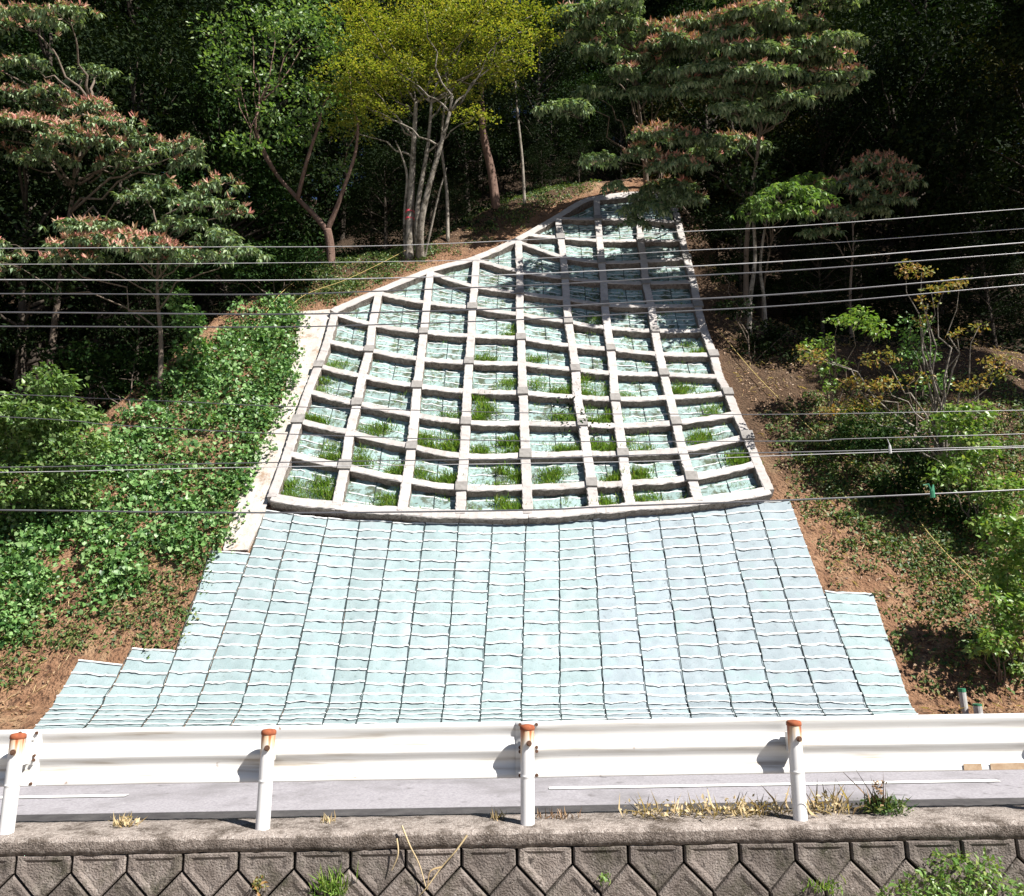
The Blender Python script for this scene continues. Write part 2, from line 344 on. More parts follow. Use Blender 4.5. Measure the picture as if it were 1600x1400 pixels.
def grid_faces(nx, ny):
    i, j = np.meshgrid(np.arange(nx-1), np.arange(ny-1), indexing='ij')
    a = (i*ny+j).ravel(); return np.stack([a, a+ny, a+ny+1, a+1], -1)

# ------------------------------------------------------------------ setting
GRADE = 0.016
xs = np.unique(np.concatenate([np.linspace(-170, -40, 34), np.linspace(-40, -18, 56), np.linspace(-18, 18, 145), np.linspace(18, 40, 56), np.linspace(40, 170, 34)]))
ys = np.unique(np.concatenate([np.linspace(12.9, TOE, 25), np.linspace(TOE, KNEE, 23), np.linspace(KNEE, 42, 80), np.linspace(42, 70, 60), np.linspace(70, 230, 40)]))
X, Y = np.meshgrid(xs, ys, indexing='ij'); Z = H(X, Y)
hill = obj('hillside', np.stack([X, Y, Z], -1).reshape(-1, 3), grid_faces(len(xs), len(ys)), M['soil'], smooth=True, kind='structure')
wd = np.clip((Y - crest(X) - 0.2 + 0.5*noise2(X, Y, 0.8))/0.9, 0, 1)
_px, _py, _zc = proj(np.stack([X, Y, Z], -1))
_fx, _fy = X - 11.3, Y - 25.5                      # leaf litter also under the shrubs on the right bank
wd = np.maximum(wd, np.clip((Y - 24.6 + 0.9*noise2(X+3, Y, 1.0))/1.5, 0, 1)*np.clip((X-7.0)/1.2, 0, 1)*0.85)
_e = np.array([hit(*p)[:2] for p in [(440, 478), (519, 477), (592, 446), (672, 412), (744, 392), (811, 362), (871, 327), (931, 296), (995, 290)]])
_ey = np.interp(X, _e[:, 0], _e[:, 1], left=99, right=99)
wd = np.maximum(wd, 0.8*np.clip((Y - _ey - 0.3 + 0.35*noise2(X, Y, 0.5))/0.6, 0, 1))
a_ = hill.data.attributes.new('wood', 'FLOAT', 'POINT'); a_.data.foreach_set('value', wd.astype(np.float32).ravel())
ZR = 0.40     # road surface at x = 0
def sheet(name, x0, x1, y0, y1, z, mat, nx=40, **p):
    xx = np.linspace(x0, x1, nx); yy = np.array([y0, y1]); X, Y = np.meshgrid(xx, yy, indexing='ij')
    return obj(name, np.stack([X, Y, z + GRADE*X], -1).reshape(-1, 3), grid_faces(nx, 2), mat, kind='structure', **p)
sheet('road', -60, 60, 6.86, 13.4, ZR, M['asphalt'])
sheet('road_shade_strip', -60, 60, 6.86, 7.66, ZR+0.004, M['shade_band'])  # dark strip painted on as the shadow of rail and coping
CLINE = 8.40
def dash(pxa, pxb, pya, pyb):
    a = (pxa-800)/FPX*8.1; b = (pxb-800)/FPX*8.1
    V = [(a, CLINE-0.055, 0), (b, CLINE-0.055, 0), (b, CLINE+0.055, 0), (a, CLINE+0.055, 0)]
    V = [(x, y, ZR+0.008+GRADE*x) for x, y, z in V]
    return obj('lane_marking', V, [(0, 1, 2, 3)], M['line'], kind='structure')
dash(-480, 216, 0, 0); dash(856, 1540, 0, 0); dash(2180, 2870, 0, 0)
b_ = MB(); b_.add(*box((0, 13.15, -0.15), (60, 0.25, 0.14)));
V, F = b_.verts(), b_.F; V[:, 2] += np.where(V[:, 2] > -0.2, 0.40+0.01, 0) + GRADE*V[:, 0]
obj('road_verge', V, F, M['gravel'], kind='structure')
obj('ground', [(-900, -900, -3.2), (900, -900, -3.2), (900, 6.6, -3.2), (-900, 6.6, -3.2)], [(0, 1, 2, 3)], M['gravel'], kind='structure')

# ------------------------------------------------------------------ block retaining wall with coping
wall = thing('retaining_wall', (0, 6.4, 0), 'weathered grey brown retaining wall of interlocking pointed concrete blocks under a rough coping', 'wall')
WF = 6.30
def block_mesh(kind):
    w = 0.2025; dv = 0.205
    if kind == 'top': O = [(-w, 0.12), (-w, 0.0), (0, -dv), (w, 0.0), (w, 0.12)]
    else: O = [(0, dv), (-w, 0), (-w, -0.13), (0, -0.13-dv), (w, -0.13), (w, 0)]
    O = np.array(O); c = O.mean(0)
    def inset(k, dz=0): return c + (O - c)*k + np.array([0, dz])
    n = len(O); rings = [(inset(0.955), 0.16), (inset(0.955), 0.012), (inset(0.90), 0.0), (inset(0.74), 0.0), (inset(0.58), 0.012)]
    V = np.concatenate([np.stack([r[:, 0], np.full(n, d), r[:, 1]], -1) for r, d in rings]); F = []
    for k in range(len(rings)-1):
        for i in range(n): F.append((k*n+i, k*n+(i+1) % n, (k+1)*n+(i+1) % n, (k+1)*n+i))
    F.append(tuple((len(rings)-1)*n+i for i in range(n)))
    me = np_mesh('block_'+kind, V, F); me.materials.append(M['block']); return me
bt, bl = block_mesh('top'), block_mesh('low')
PIT = 0.405
X0 = (632-800)/217.0
def put_block(me, x, z, y):
    o = bpy.data.objects.new('block', me); o.location = np.array([x, y, z+GRADE*x]) - wloc(wall)
    o.rotation_euler = (R.normal(0, 0.006), -atan2(GRADE, 1)+R.normal(0, 0.008), R.normal(0, 0.01)); link(o, wall)
for i in range(-16, 18):
    put_block(bt, X0 + (i+0.5)*PIT, 0.295, WF+0.004+R.uniform(-0.006, 0.008))
    put_block(bl, X0 + i*PIT, 0.090, WF+R.uniform(-0.006, 0.008))
for r in (1, 2):
    for i in range(-14, 16):
        put_block(bl, X0 + (i+0.5*(r % 2))*PIT, 0.090-0.335*r, WF+R.uniform(-0.006, 0.008))
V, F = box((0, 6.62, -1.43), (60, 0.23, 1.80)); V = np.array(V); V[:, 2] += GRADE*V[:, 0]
obj('backing', V, F, M['mortar_dark'], wall)  # dark mortar sheet behind the block joints
# coping: rough strip
nx = 700; cx = np.linspace(-16, 16, nx)
prf = [(6.40, 0.411), (WF+0.012, 0.414), (WF+0.004, 0.455), (WF, 0.505), (WF+0.018, 0.527), (6.5, 0.532), (6.7, 0.535), (6.845, 0.53), (6.86, 0.50), (6.86, 0.30)]
V = np.zeros((nx, len(prf), 3))
for k, (y, z) in enumerate(prf):
    j = 0.006 if 1 <= k <= 4 else 0.003
    V[:, k, 0] = cx; V[:, k, 1] = y + R.normal(0, j*0.7, nx) + (0.006*noise2(cx, k, 0.2) if k < 5 else 0)
    V[:, k, 2] = z + R.normal(0, j*0.45, nx) + GRADE*cx + (0.010*noise2(cx+4, k*0.3, 0.2) if k in (0, 1) else 0.005*noise2(cx+4, k*0.3, 0.15))
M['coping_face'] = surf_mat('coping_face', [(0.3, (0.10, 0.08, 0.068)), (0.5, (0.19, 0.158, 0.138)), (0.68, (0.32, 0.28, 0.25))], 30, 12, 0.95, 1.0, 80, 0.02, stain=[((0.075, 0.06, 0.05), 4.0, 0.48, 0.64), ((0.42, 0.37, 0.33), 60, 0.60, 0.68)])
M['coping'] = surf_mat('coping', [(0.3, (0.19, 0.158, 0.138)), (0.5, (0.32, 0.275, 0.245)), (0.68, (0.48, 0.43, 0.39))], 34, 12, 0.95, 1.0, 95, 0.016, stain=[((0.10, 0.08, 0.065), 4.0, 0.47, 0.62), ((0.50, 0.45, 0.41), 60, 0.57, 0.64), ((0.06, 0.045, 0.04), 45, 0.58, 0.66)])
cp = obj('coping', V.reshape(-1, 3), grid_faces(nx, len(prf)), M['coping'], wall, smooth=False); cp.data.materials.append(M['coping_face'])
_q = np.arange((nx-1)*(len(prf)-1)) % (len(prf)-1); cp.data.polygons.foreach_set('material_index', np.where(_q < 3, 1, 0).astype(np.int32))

# ------------------------------------------------------------------ guardrail
gr = thing('guardrail', (0, 6.55, 0.53), 'white painted steel guardrail on round posts with rusty tops along the wall coping', 'guardrail')
def zc_at(y, z): return y*CP + (z-EYE[2])*SP
PW = [((x-800)/FPX)*zc_at(6.48, 1.0) for x in (24, 417, 824, 1244)]
PW = [2*PW[0]-PW[1]-0.03] + PW + [2*PW[3]-PW[2]+0.03]
for x in PW:
    zb = 0.53 + GRADE*x
    po = bpy.data.objects.new('post', None)
    Vt = []; nn = 20; prof_p = [(0.053, -0.03), (0.053, 0.32), (0.053, 0.337), (0.0545, 0.339), (0.0545, 0.345), (0.053, 0.347), (0.053, 0.36), (0.053, 0.70)]
    for r_, z_ in prof_p:
        for k in range(nn): t = 2*pi*k/nn; Vt.append((r_*cos(t), r_*sin(t), z_))
    Ft = [(i*nn+k, i*nn+(k+1) % nn, (i+1)*nn+(k+1) % nn, (i+1)*nn+k) for i in range(len(prof_p)-1) for k in range(nn)]
    me = np_mesh('post', np.array(Vt), Ft)
    p = bpy.data.objects.new('post', me); p.location = np.array([x, 6.48, zb]) - wloc(gr); p.rotation_euler = (R.normal(0, 0.006), R.normal(0, 0.008), R.uniform(0, 6))
    link(p, gr, M['post'], True)
    bpy.data.objects.remove(po)
    pw = np.array([x, 6.48, zb])
    Vc = []; pc = [(0.055, 0.676), (0.057, 0.678), (0.057, 0.700), (0.048, 0.710), (0.02, 0.716)]
    for r_, z_ in pc:
        for k in range(nn): t = 2*pi*k/nn; Vc.append((r_*cos(t), r_*sin(t), z_))
    Fc = [(i*nn+k, i*nn+(k+1) % nn, (i+1)*nn+(k+1) % nn, (i+1)*nn+k) for i in range(len(pc)-1) for k in range(nn)] + [tuple(range((len(pc)-1)*nn, len(pc)*nn))]
    c = bpy.data.objects.new('cap', np_mesh('cap', Vc, Fc)); link(c, p, M['rust'], True)
    bm_ = MB(); bm_.add(*tube([(0.012, -0.056, 0.585), (0.012, -0.070, 0.585)], 0.021, 14)); bm_.add(*tube([(0.012, -0.07, 0.585), (0.012, -0.082, 0.585)], 0.012, 6))
    bo = bpy.data.objects.new('bolt', np_mesh('bolt', bm_.verts(), bm_.F)); link(bo, p, M['bolt']); bo.rotation_euler = (0, 0, -p.rotation_euler[2])
    # bracket joining post and beam
    V, F = box((x, 6.565, zb+0.545), (0.035, 0.035, 0.07)); obj('bracket', V, F, M['rail'], gr)
RP = [(0.0, 0.004), (0.006, 0.0), (0.03, 0.002), (0.055, 0.014), (0.08, 0.030), (0.105, 0.040), (0.13, 0.040), (0.155, 0.030), (0.178, 0.012), (0.195, 0.002), (0.208, -0.004), (0.221, 0.002), (0.238, 0.012), (0.26, 0.030), (0.285, 0.040), (0.31, 0.040), (0.335, 0.030), (0.36, 0.014), (0.385, 0.002), (0.405, 0.0), (0.416, 0.012), (0.413, 0.026)]
def rail_beam(x0, x1, dy):
    n = 24; xx = np.linspace(x0, x1, n); V = []
    for x in xx:
        for z, d in RP: V.append((x, 6.60+d*0.8+dy+0.004*noise2(x, 3, 0.8), 0.53+0.305+z+GRADE*x+0.003*noise2(x, z, 0.6)))
    for x in xx:
        for z, d in RP: V.append((x, 6.60+d*0.8+dy+0.004+0.004*noise2(x, 3, 0.8), 0.53+0.305+z+GRADE*x+0.001+0.003*noise2(x, z, 0.6)))
    m = len(RP); g = grid_faces(n, m); F = [tuple(f) for f in g[:, ::-1]] + [tuple(f+n*m) for f in g]
    for i in range(n-1):
        F.append((i*m, (i+1)*m, n*m+(i+1)*m, n*m+i*m)); F.append((i*m+m-1, n*m+i*m+m-1, n*m+(i+1)*m+m-1, (i+1)*m+m-1))
    for j in range(m-1):
        F.append((j, n*m+j, n*m+j+1, j+1)); e = (n-1)*m; F.append((e+j, e+j+1, n*m+e+j+1, n*m+e+j))
    return obj('rail_beam', np.array(V), F, M['rail'], gr, smooth=True)
jx = [PW[1]-4.0, PW[1], PW[3], PW[3]+4.05, PW[3]+8.1]
for i in range(4):
    rb = rail_beam(jx[i]-0.09, jx[i+1]+0.11, 0.009*(i % 2))
    for bx_ in (jx[i]-0.055, jx[i]+0.075):
        for bz in (0.02, 0.195, 0.225, 0.395):
            y = 6.605 + 0.0
            V, F = tube([(bx_, y+0.012, 0.835+bz+GRADE*bx_), (bx_, y-0.014, 0.835+bz+GRADE*bx_)], 0.013, 8); obj('bolt', V, F, M['bolt'], rb)
# strips of missing lower edge / reflector tabs on the right
for (pxa, pxb) in ((1508, 1536), (1550, 1640)):
    xa = (pxa-800)/FPX*zc_at(6.6, 0.8); xb = (pxb-800)/FPX*zc_at(6.6, 0.8)
    V, F = box(((xa+xb)/2, 6.594, 0.862+GRADE*(xa+xb)/2), ((xb-xa)/2, 0.003, 0.024)); V = np.array(V); V[:, 2] += GRADE*(V[:, 0]-(xa+xb)/2)
    obj('rust_patch', V, F, M['rust_pale'], gr)

# ------------------------------------------------------------------ lower vegetation mats
def ribbon_rib(P, Nn, T, r=0.026):
    """half round seam over points P with normals Nn and down-slope tangents T"""
    n = len(P); V = []
    for a in (-1.0, -0.6, 0.0, 0.6, 1.0):
        V.append(P + T*(a*r) + Nn*(r*0.60*sqrt(max(0, 1-a*a*0.98))))
    V = np.stack(V, 1).reshape(-1, 3); return V, grid_faces(n, 5)
toe_px = [86, 163, 248, 310, 380, 448, 516, 566, 628, 694, 752, 815, 875, 944, 1011, 1073, 1141, 1208, 1278, 1351, 1421]
tops = [(122, 1036), (205, 1020), (330, 866), (416, 800), (460, 806), (513, 812), (563, 816), (614, 818), (665, 820), (717, 821), (770, 822), (822, 820), (874, 818), (926, 814), (977, 808), (1028, 803), (1080, 798), (1131, 793), (1183, 788), (1234, 784), (1363, 928)]
ZT = zc_at(TOE, 0)
Ak = [np.array([(p-800)/FPX*ZT, TOE]) for p in toe_px]; Bk = [hit(*t)[:2] for t in tops]
# strips 0,1,2,19 end at their own heights: pairs (left boundary end, right boundary end)
def ext(k, py):   # point on boundary line k at picture height py
    a, b = Ak[k], Bk[k]; lo, hi = -0.3, 1.6
    for _ in range(40):
        m = (lo+hi)/2; q = a+(b-a)*m; P = np.array([q[0], q[1], H0(q[0], q[1])])
        if proj(P)[1] > py: lo = m
        else: hi = m
    return a+(b-a)*lo
ends = []
for k in range(20):
    if k == 0: ends.append((ext(0, 1034), ext(1, 1042)))
    elif k == 1: ends.append((ext(1, 1016), ext(2, 1020)))
    elif k == 2: ends.append((ext(2, 864), ext(3, 868)))
    elif k == 19: ends.append((ext(19, 926), ext(20, 930)))
    else: ends.append((Bk[k], Bk[k+1]))
lower = thing('seed_mat_cover', (0, 18.5, 0), 'pale aqua quilted erosion mat of long strips covering the lower slope', 'erosion mat')
FLAT = 2.5; ROW = 0.385
OFF = 0.055
def mat_point(xy, lift):
    z = H0(xy[..., 0], xy[..., 1]); n = np.where((xy[..., 1] < TOE)[..., None], np.array([0, 0, 1.0]), np.array([0, -0.773, 0.634]))
    # round the inner corner at the toe
    c = np.clip(1-np.abs(xy[..., 1]-TOE)/0.35, 0, 1)
    P = np.stack([xy[..., 0], xy[..., 1], z + 0.14*c*c], -1)
    return P + n*(OFF+lift)[..., None], n
for k in range(20):
    eL, eR = ends[k]; aL, aR = Ak[k], Ak[k+1]
    strip_len = np.linalg.norm(np.array([eL[0]-aL[0], (eL[1]-aL[1])/0.634])); tot = FLAT + strip_len
    nrow = max(3, int(round(tot/ROW))); sub = 5; nv = nrow*sub+1; nu = 9
    s = np.linspace(0, tot, nv); U = np.linspace(0.012, 0.988, nu)
    def xy_of(u, s_):
        f = np.clip((s_-FLAT)/strip_len, 0, 1)[..., None]; g = np.minimum(0, s_-FLAT)[..., None]
        L_ = aL+(eL-aL)*f; R_ = aR+(eR-aR)*f
        p = L_ + (R_-L_)*u[..., None]; p[..., 0] *= 1 + 0.03*g[..., 0]
        p[..., 1] += g[..., 0]; return p
    UU, SS = np.meshgrid(U, s, indexing='ij')
    wob = 0.035*noise2(UU*2.0+k*7, SS*0.6, 0.9)
    ph = (SS/tot*nrow) % 1.0
    lift = 0.014*np.sin(pi*ph)*np.sin(pi*np.clip(UU, 0.0, 1))**0.5 + 0.026*np.sin(pi*UU)**0.6*noise2(UU*2.2+k*3.1, SS*1.4, 0.35) + 0.030*noise2(UU*1.0+k*1.0, SS+k*0.0, 0.9)
    lift = lift + 0.010*R.normal(size=lift.shape)*np.sin(pi*UU)**0.5
    lift = np.maximum(lift, -0.02)
    xy = xy_of(UU, SS + wob*0); xy[..., 0] += 0.03*noise2(SS*0.8, np.full_like(SS, k), 0.5)*0
    P, n_ = mat_point(xy, lift)
    mt = M['mat_lilac'] if k in (13, 14, 15, 16, 17, 18) else M['mat_aqua']
    st = obj('mat_strip', P.reshape(-1, 3), grid_faces(nu, nv)[:, ::-1], mt, lower, smooth=True)
    # seams across
    nr = 13
    for r in range(nrow+1):
        if k == 19 and r > nrow: break
        u = np.linspace(0.015, 0.985, nr); sr = r*tot/nrow + R.uniform(-0.04, 0.04)
        sw = np.clip(sr + 0.045*noise2(u*2.2+k*5+r*2.3, np.full(nr, r*1.7), 0.5) + 0.03*sin(k*2.1+r)*(u-0.5), 0.0, tot)
        xy = xy_of(u, sw); Pq, nq = mat_point(xy, 0.024 + 0.020*noise2(u*1.0+k*1.0, sw, 0.9))
        T = np.gradient(Pq, axis=0); T /= np.linalg.norm(T, axis=1)[:, None]; D = np.cross(nq, T)
        V, F = ribbon_rib(Pq, nq, D, 0.025 + R.uniform(-0.003, 0.005)); obj('seam_rib', V, F, M['rib'], st, smooth=True)
    # dark cord between neighbouring strips
    if k > 0:
        e = min(np.linalg.norm(np.array([q[0]-aL[0], (q[1]-aL[1])/0.634])) for q in (eL,))
        nc = 60; sc_ = np.linspace(0, FLAT+e, nc); f = np.clip((sc_-FLAT)/max(e, 1e-3), 0, 1)[:, None]
        p = aL + (eL-aL)*f; p[:, 0] *= 1 + 0.03*np.minimum(0, sc_-FLAT); p[:, 1] += np.minimum(0, sc_-FLAT); p[:, 0] += 0.030*noise2(sc_, np.full(nc, k*3.0), 0.35)
        Pq, nq = mat_point(p, 0.040 + 0.030*noise2(np.full(nc, k*1.0), sc_, 0.9)); V, F = tube(Pq, 0.009, 5); obj('cord', V, F, M['cord'], lower)

# ------------------------------------------------------------------ concrete grid frame
# crossings traced on the slope: columns 1..9, rows 0 (top) .. 13 (bottom)
GP = {
 1: {7: (523, 490), 8: (512, 533), 9: (498, 571), 10: (482, 611), 11: (466, 657), 12: (450, 708), 13: (425, 777)},
 2: {6: (592, 458), 7: (582, 507), 8: (577, 547), 9: (566, 588), 10: (558, 630), 11: (547, 675), 12: (539, 728), 13: (526, 790)},
 3: {5: (672, 426), 6: (667, 473), 7: (662, 519), 8: (657, 561), 9: (652, 603), 10: (648, 648), 11: (643, 698), 12: (636, 750), 13: (628, 798)},
 4: {4: (744, 406), 5: (741, 448), 6: (738, 480), 7: (736, 524), 8: (733, 566), 9: (730, 611), 10: (728, 660), 11: (725, 713), 12: (721, 762), 13: (719, 803)},
 5: {3: (810, 378), 4: (812, 424), 5: (812, 457), 6: (812, 491), 7: (814, 528), 8: (815, 568), 9: (817, 613), 10: (819, 661), 11: (821, 711), 12: (823, 761), 13: (825, 803)},
 6: {1: (872, 341), 2: (876, 371), 3: (880, 402), 4: (883, 434), 5: (885, 467), 6: (888, 503), 7: (894, 540), 8: (899, 577), 9: (902, 620), 10: (910, 662), 11: (917, 707), 12: (924, 756), 13: (928, 796)},
 7: {0: (932, 312), 1: (934, 342), 2: (937, 376), 3: (940, 410), 4: (943, 440), 5: (945, 476), 6: (949, 512), 7: (954, 545), 8: (958, 583), 9: (961, 623), 10: (967, 665), 11: (973, 709), 12: (979, 755), 13: (985, 791)},
 8: {0: (995, 304), 1: (999, 342), 2: (1001, 376), 3: (1006, 408), 4: (1009, 442), 5: (1017, 478), 6: (1023, 517), 7: (1030, 553), 8: (1037, 584), 9: (1046, 621), 10: (1056, 660), 11: (1066, 703), 12: (1080, 746), 13: (1091, 783)},
 9: {0: (1050, 310), 1: (1060, 347), 2: (1066, 375), 3: (1073, 403), 4: (1083, 440), 5: (1090, 477), 6: (1100, 516), 7: (1114, 554), 8: (1124, 588), 9: (1137, 614), 10: (1150, 646), 11: (1167, 682), 12: (1183, 724), 13: (1202, 766)},
}
FD = 0.36       # how far the beams stand proud
def lift_px(p):  # the traced points lie on the beams' outer face
    d = ray(*p); n = np.array([0, -sin(radians(53)), cos(radians(53))])
    g = hit(*p); off = FD*0.9/abs(np.dot(d, n)) * 1.0
    q = g - d*off; return q - n*np.dot(q-g, n)      # foot of that point on the slope
GW = {c: {r: lift_px(p) for r, p in rr.items()} for c, rr in GP.items()}
N53 = np.array([0, -sin(radians(53)), cos(radians(53))]); T53 = np.array([0, cos(radians(53)), sin(radians(53))])
fr = thing('concrete_grid_frame', GW[5][13], 'pale concrete grid of crossing beams anchored on the upper slope', 'slope frame')
def beam(path, side, hw, d1, name, mat=None, jit=0.007, seed=0, d0=-0.18):
    rg = np.random.default_rng(seed); P = np.asarray(path); n = len(P)
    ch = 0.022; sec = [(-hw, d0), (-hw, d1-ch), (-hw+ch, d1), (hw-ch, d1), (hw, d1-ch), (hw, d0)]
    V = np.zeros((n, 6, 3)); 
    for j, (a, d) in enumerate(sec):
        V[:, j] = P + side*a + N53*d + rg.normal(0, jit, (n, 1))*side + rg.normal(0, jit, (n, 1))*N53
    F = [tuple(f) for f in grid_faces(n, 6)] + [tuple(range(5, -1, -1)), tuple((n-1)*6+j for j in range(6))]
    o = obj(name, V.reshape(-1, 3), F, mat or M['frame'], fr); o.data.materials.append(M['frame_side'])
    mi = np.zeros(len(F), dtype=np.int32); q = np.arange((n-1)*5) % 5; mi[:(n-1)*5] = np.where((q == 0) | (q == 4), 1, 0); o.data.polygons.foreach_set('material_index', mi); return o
for c, rr in GW.items():
    rows = sorted(rr); pts = np.array([rr[r] for r in rows]); t = pts[-1]-pts[-2]
    path = smooth_path(np.concatenate([pts[:1] - (pts[1]-pts[0])*0.02, pts[1:]]), 14*len(pts))
    T = np.gradient(path, axis=0); T /= np.linalg.norm(T, axis=1)[:, None]
    side = np.cross(N53, T); side /= np.linalg.norm(side, axis=1)[:, None]
    beam(path, side, 0.158, FD, 'vertical_beam', seed=c)
def cross_beam(a, b, d1, hw, seed, sag=0.0, name='cross_beam'):
    n = 16; t = np.linspace(0.0, 1.0, n); P = a + (b-a)*t[:, None]; P = P - T53*(sag*4*t*(1-t))[:, None]
    P = P + T53*(0.02*noise2(t*3+seed, np.full(n, seed*0.7), 0.4))[:, None]
    T = (b-a)/np.linalg.norm(b-a); side = np.cross(N53, T); side /= np.linalg.norm(side)
    return beam(P, np.broadcast_to(side, (n, 3)), hw, d1, name, seed=seed+100)
for r in range(14):
    for c in range(1, 9):
        if r in GW[c] and r in GW[c+1]:
            cross_beam(GW[c][r], GW[c+1][r], FD-0.012, 0.18 if r == 13 else 0.138, r*11+c, 0.05)
# short stubs where rows run into the sloping edge
EDGE = [(c, min(GW[c])) for c in range(1, 10)]
edge_px = [(519, 487), (592, 455), (672, 423), (744, 403), (811, 373), (871, 339), (907, 317), (934, 309), (995, 302), (1052, 306)]
EW = [lift_px(p) for p in edge_px]
ep = smooth_path(EW, 110); T = np.gradient(ep, axis=0); T /= np.linalg.norm(T, axis=1)[:, None]
sd = np.cross(N53, T); sd /= np.linalg.norm(sd, axis=1)[:, None]
beam(ep, sd, 0.19, FD-0.006, 'edge_beam', seed=77)
def on_edge(px):
    e = np.array(edge_px); return lift_px((px, np.interp(px, e[:, 0], e[:, 1])))
for (c, r, px, py) in ((2, 7, None, None),):
    pass
stubs = [(5, 4, 744, 406), (6, 3, 800, 381), (6, 2, 822, 367), (7, 1, 872, 341)]
for (c, r, px, py) in ((4, 5, 672, 427), (5, 4, 746, 408), (6, 3, 812, 388), (6, 2, 826, 367), (3, 6, 594, 459), (2, 7, 522, 489)):
    if (c-1) in GW and r in GW[c-1]: continue
    cross_beam(lift_px((px, py)), GW[c][r], FD-0.014, 0.15, c*31+r, 0.03)
# grey anchor heads on alternate crossings
V, F = box((0, 0, 0), (0.19, 0.20, 0.05)); Vb = np.array(V)
for c, rr in GW.items():
    for r, p in rr.items():
        if (c+r) % 2 == 0 and r not in (13, 0) and r > min(rr):
            s_ = 1+R.uniform(-0.08, 0.08)
            Vw = p + Vb[:, :1]*s_*np.array([1, 0, 0]) + Vb[:, 1:2]*s_*T53 + (Vb[:, 2:]+FD+0.018)*N53 + R.normal(0, 0.006, (8, 3))
            obj('anchor_cap', Vw, F, M['cap'], fr)

# mats filling the cells
cells = thing('cell_mat_cover', GW[5][13] - T53*0 + np.array([0.5, 0, 0]), 'weathered aqua seed mats lining the openings of the concrete grid', 'erosion mat')
CELLS = []
for c in range(1, 9):
    ra = sorted(set(GW[c]) | set(GW[c+1]))
    for r in range(0, 13):
        if r+1 in GW[c] and r+1 in GW[c+1]:
            bl_, br_ = GW[c][r+1], GW[c+1][r+1]
            tl = GW[c].get(r); tr = GW[c+1].get(r)
            if tl is None and tr is None: continue
            if tl is None: tl = GW[c][r+1] + T53*0.05
            if tr is None: tr = GW[c+1][r+1] + T53*0.05
            CELLS.append((c, r, bl_, br_, tl, tr))
        elif r+1 in GW[c+1] and r in GW[c+1] and c < 9:      # triangular cell against the edge
            bl_ = GW[c].get(min(GW[c])); 
            if bl_ is None: continue
            br_, tr = GW[c+1][r+1], GW[c+1][r]
            CELLS.append((c, r, bl_*0.5+br_*0.5 - np.array([0, 0, 0]), br_, bl_*0.5+tr*0.5, tr))
for (c, r, bl_, br_, tl, tr) in CELLS:
    nu, nv = 13, 11; U, Vv = np.meshgrid(np.linspace(0, 1, nu), np.linspace(0, 1, nv), indexing='ij')
    P = (bl_*(1-U)[..., None]+br_*U[..., None])*(1-Vv)[..., None] + (tl*(1-U)[..., None]+tr*U[..., None])*Vv[..., None]
    P[..., 2] = H0(P[..., 0], P[..., 1])
    lf = 0.05 + 0.05*noise2(U*2+c*3, Vv*2+r*5, 0.5) + 0.03*np.abs(np.sin(pi*Vv*4)) + 0.008*R.normal(size=U.shape)
    lf = np.clip(lf, 0.02, 0.2); Q = P + N53*lf[..., None]
    mp = obj('mat_panel', Q.reshape(-1, 3), grid_faces(nu, nv)[:, ::-1], M['mat_cell'], cells, smooth=True)
    hgt = np.linalg.norm((tl+tr)/2-(bl_+br_)/2); n_r = max(1, int(hgt/0.42))
    for q in range(n_r):
        v = 0.16 + 0.72*(q+0.5)/n_r
        for (u0, u1) in ((0.11, 0.51), (0.53, 0.89)):
            u = np.linspace(u0, u1, 7); vv = v + R.uniform(-0.03, 0.03) + 0.02*noise2(u*5+c*2, np.full(7, r*3.0+q), 0.5)
            Pq = ((bl_*(1-u)[:, None]+br_*u[:, None])*(1-vv)[:, None] + (tl*(1-u)[:, None]+tr*u[:, None])*vv[:, None])
            Pq[:, 2] = H0(Pq[:, 0], Pq[:, 1])
            l2 = 0.055 + 0.05*noise2(u*2+c*3, vv*2+r*5, 0.5) + 0.03*np.abs(np.sin(pi*vv*4)); Pq = Pq + N53*np.clip(l2, 0.03, 0.2)[:, None]
            Vr, Fr = ribbon_rib(Pq, np.broadcast_to(N53, (7, 3)), np.broadcast_to(-T53, (7, 3)), 0.022); obj('seam_rib', Vr, Fr, M['rib'], mp, smooth=True)
    v = np.linspace(0.06, 0.94, 9); u = np.full(9, 0.52)
    Pq = ((bl_*(1-u)[:, None]+br_*u[:, None])*(1-v)[:, None] + (tl*(1-u)[:, None]+tr*u[:, None])*v[:, None]); Pq[:, 2] = H0(Pq[:, 0], Pq[:, 1])
    l2 = 0.065 + 0.05*noise2(u*2+c*3, v*2+r*5, 0.5) + 0.03*np.abs(np.sin(pi*v*4)); Pq = Pq + N53*np.clip(l2, 0.04, 0.2)[:, None]
    Vc, Fc = tube(Pq, 0.014, 5); obj('cord', Vc, Fc, M['cord'], mp)

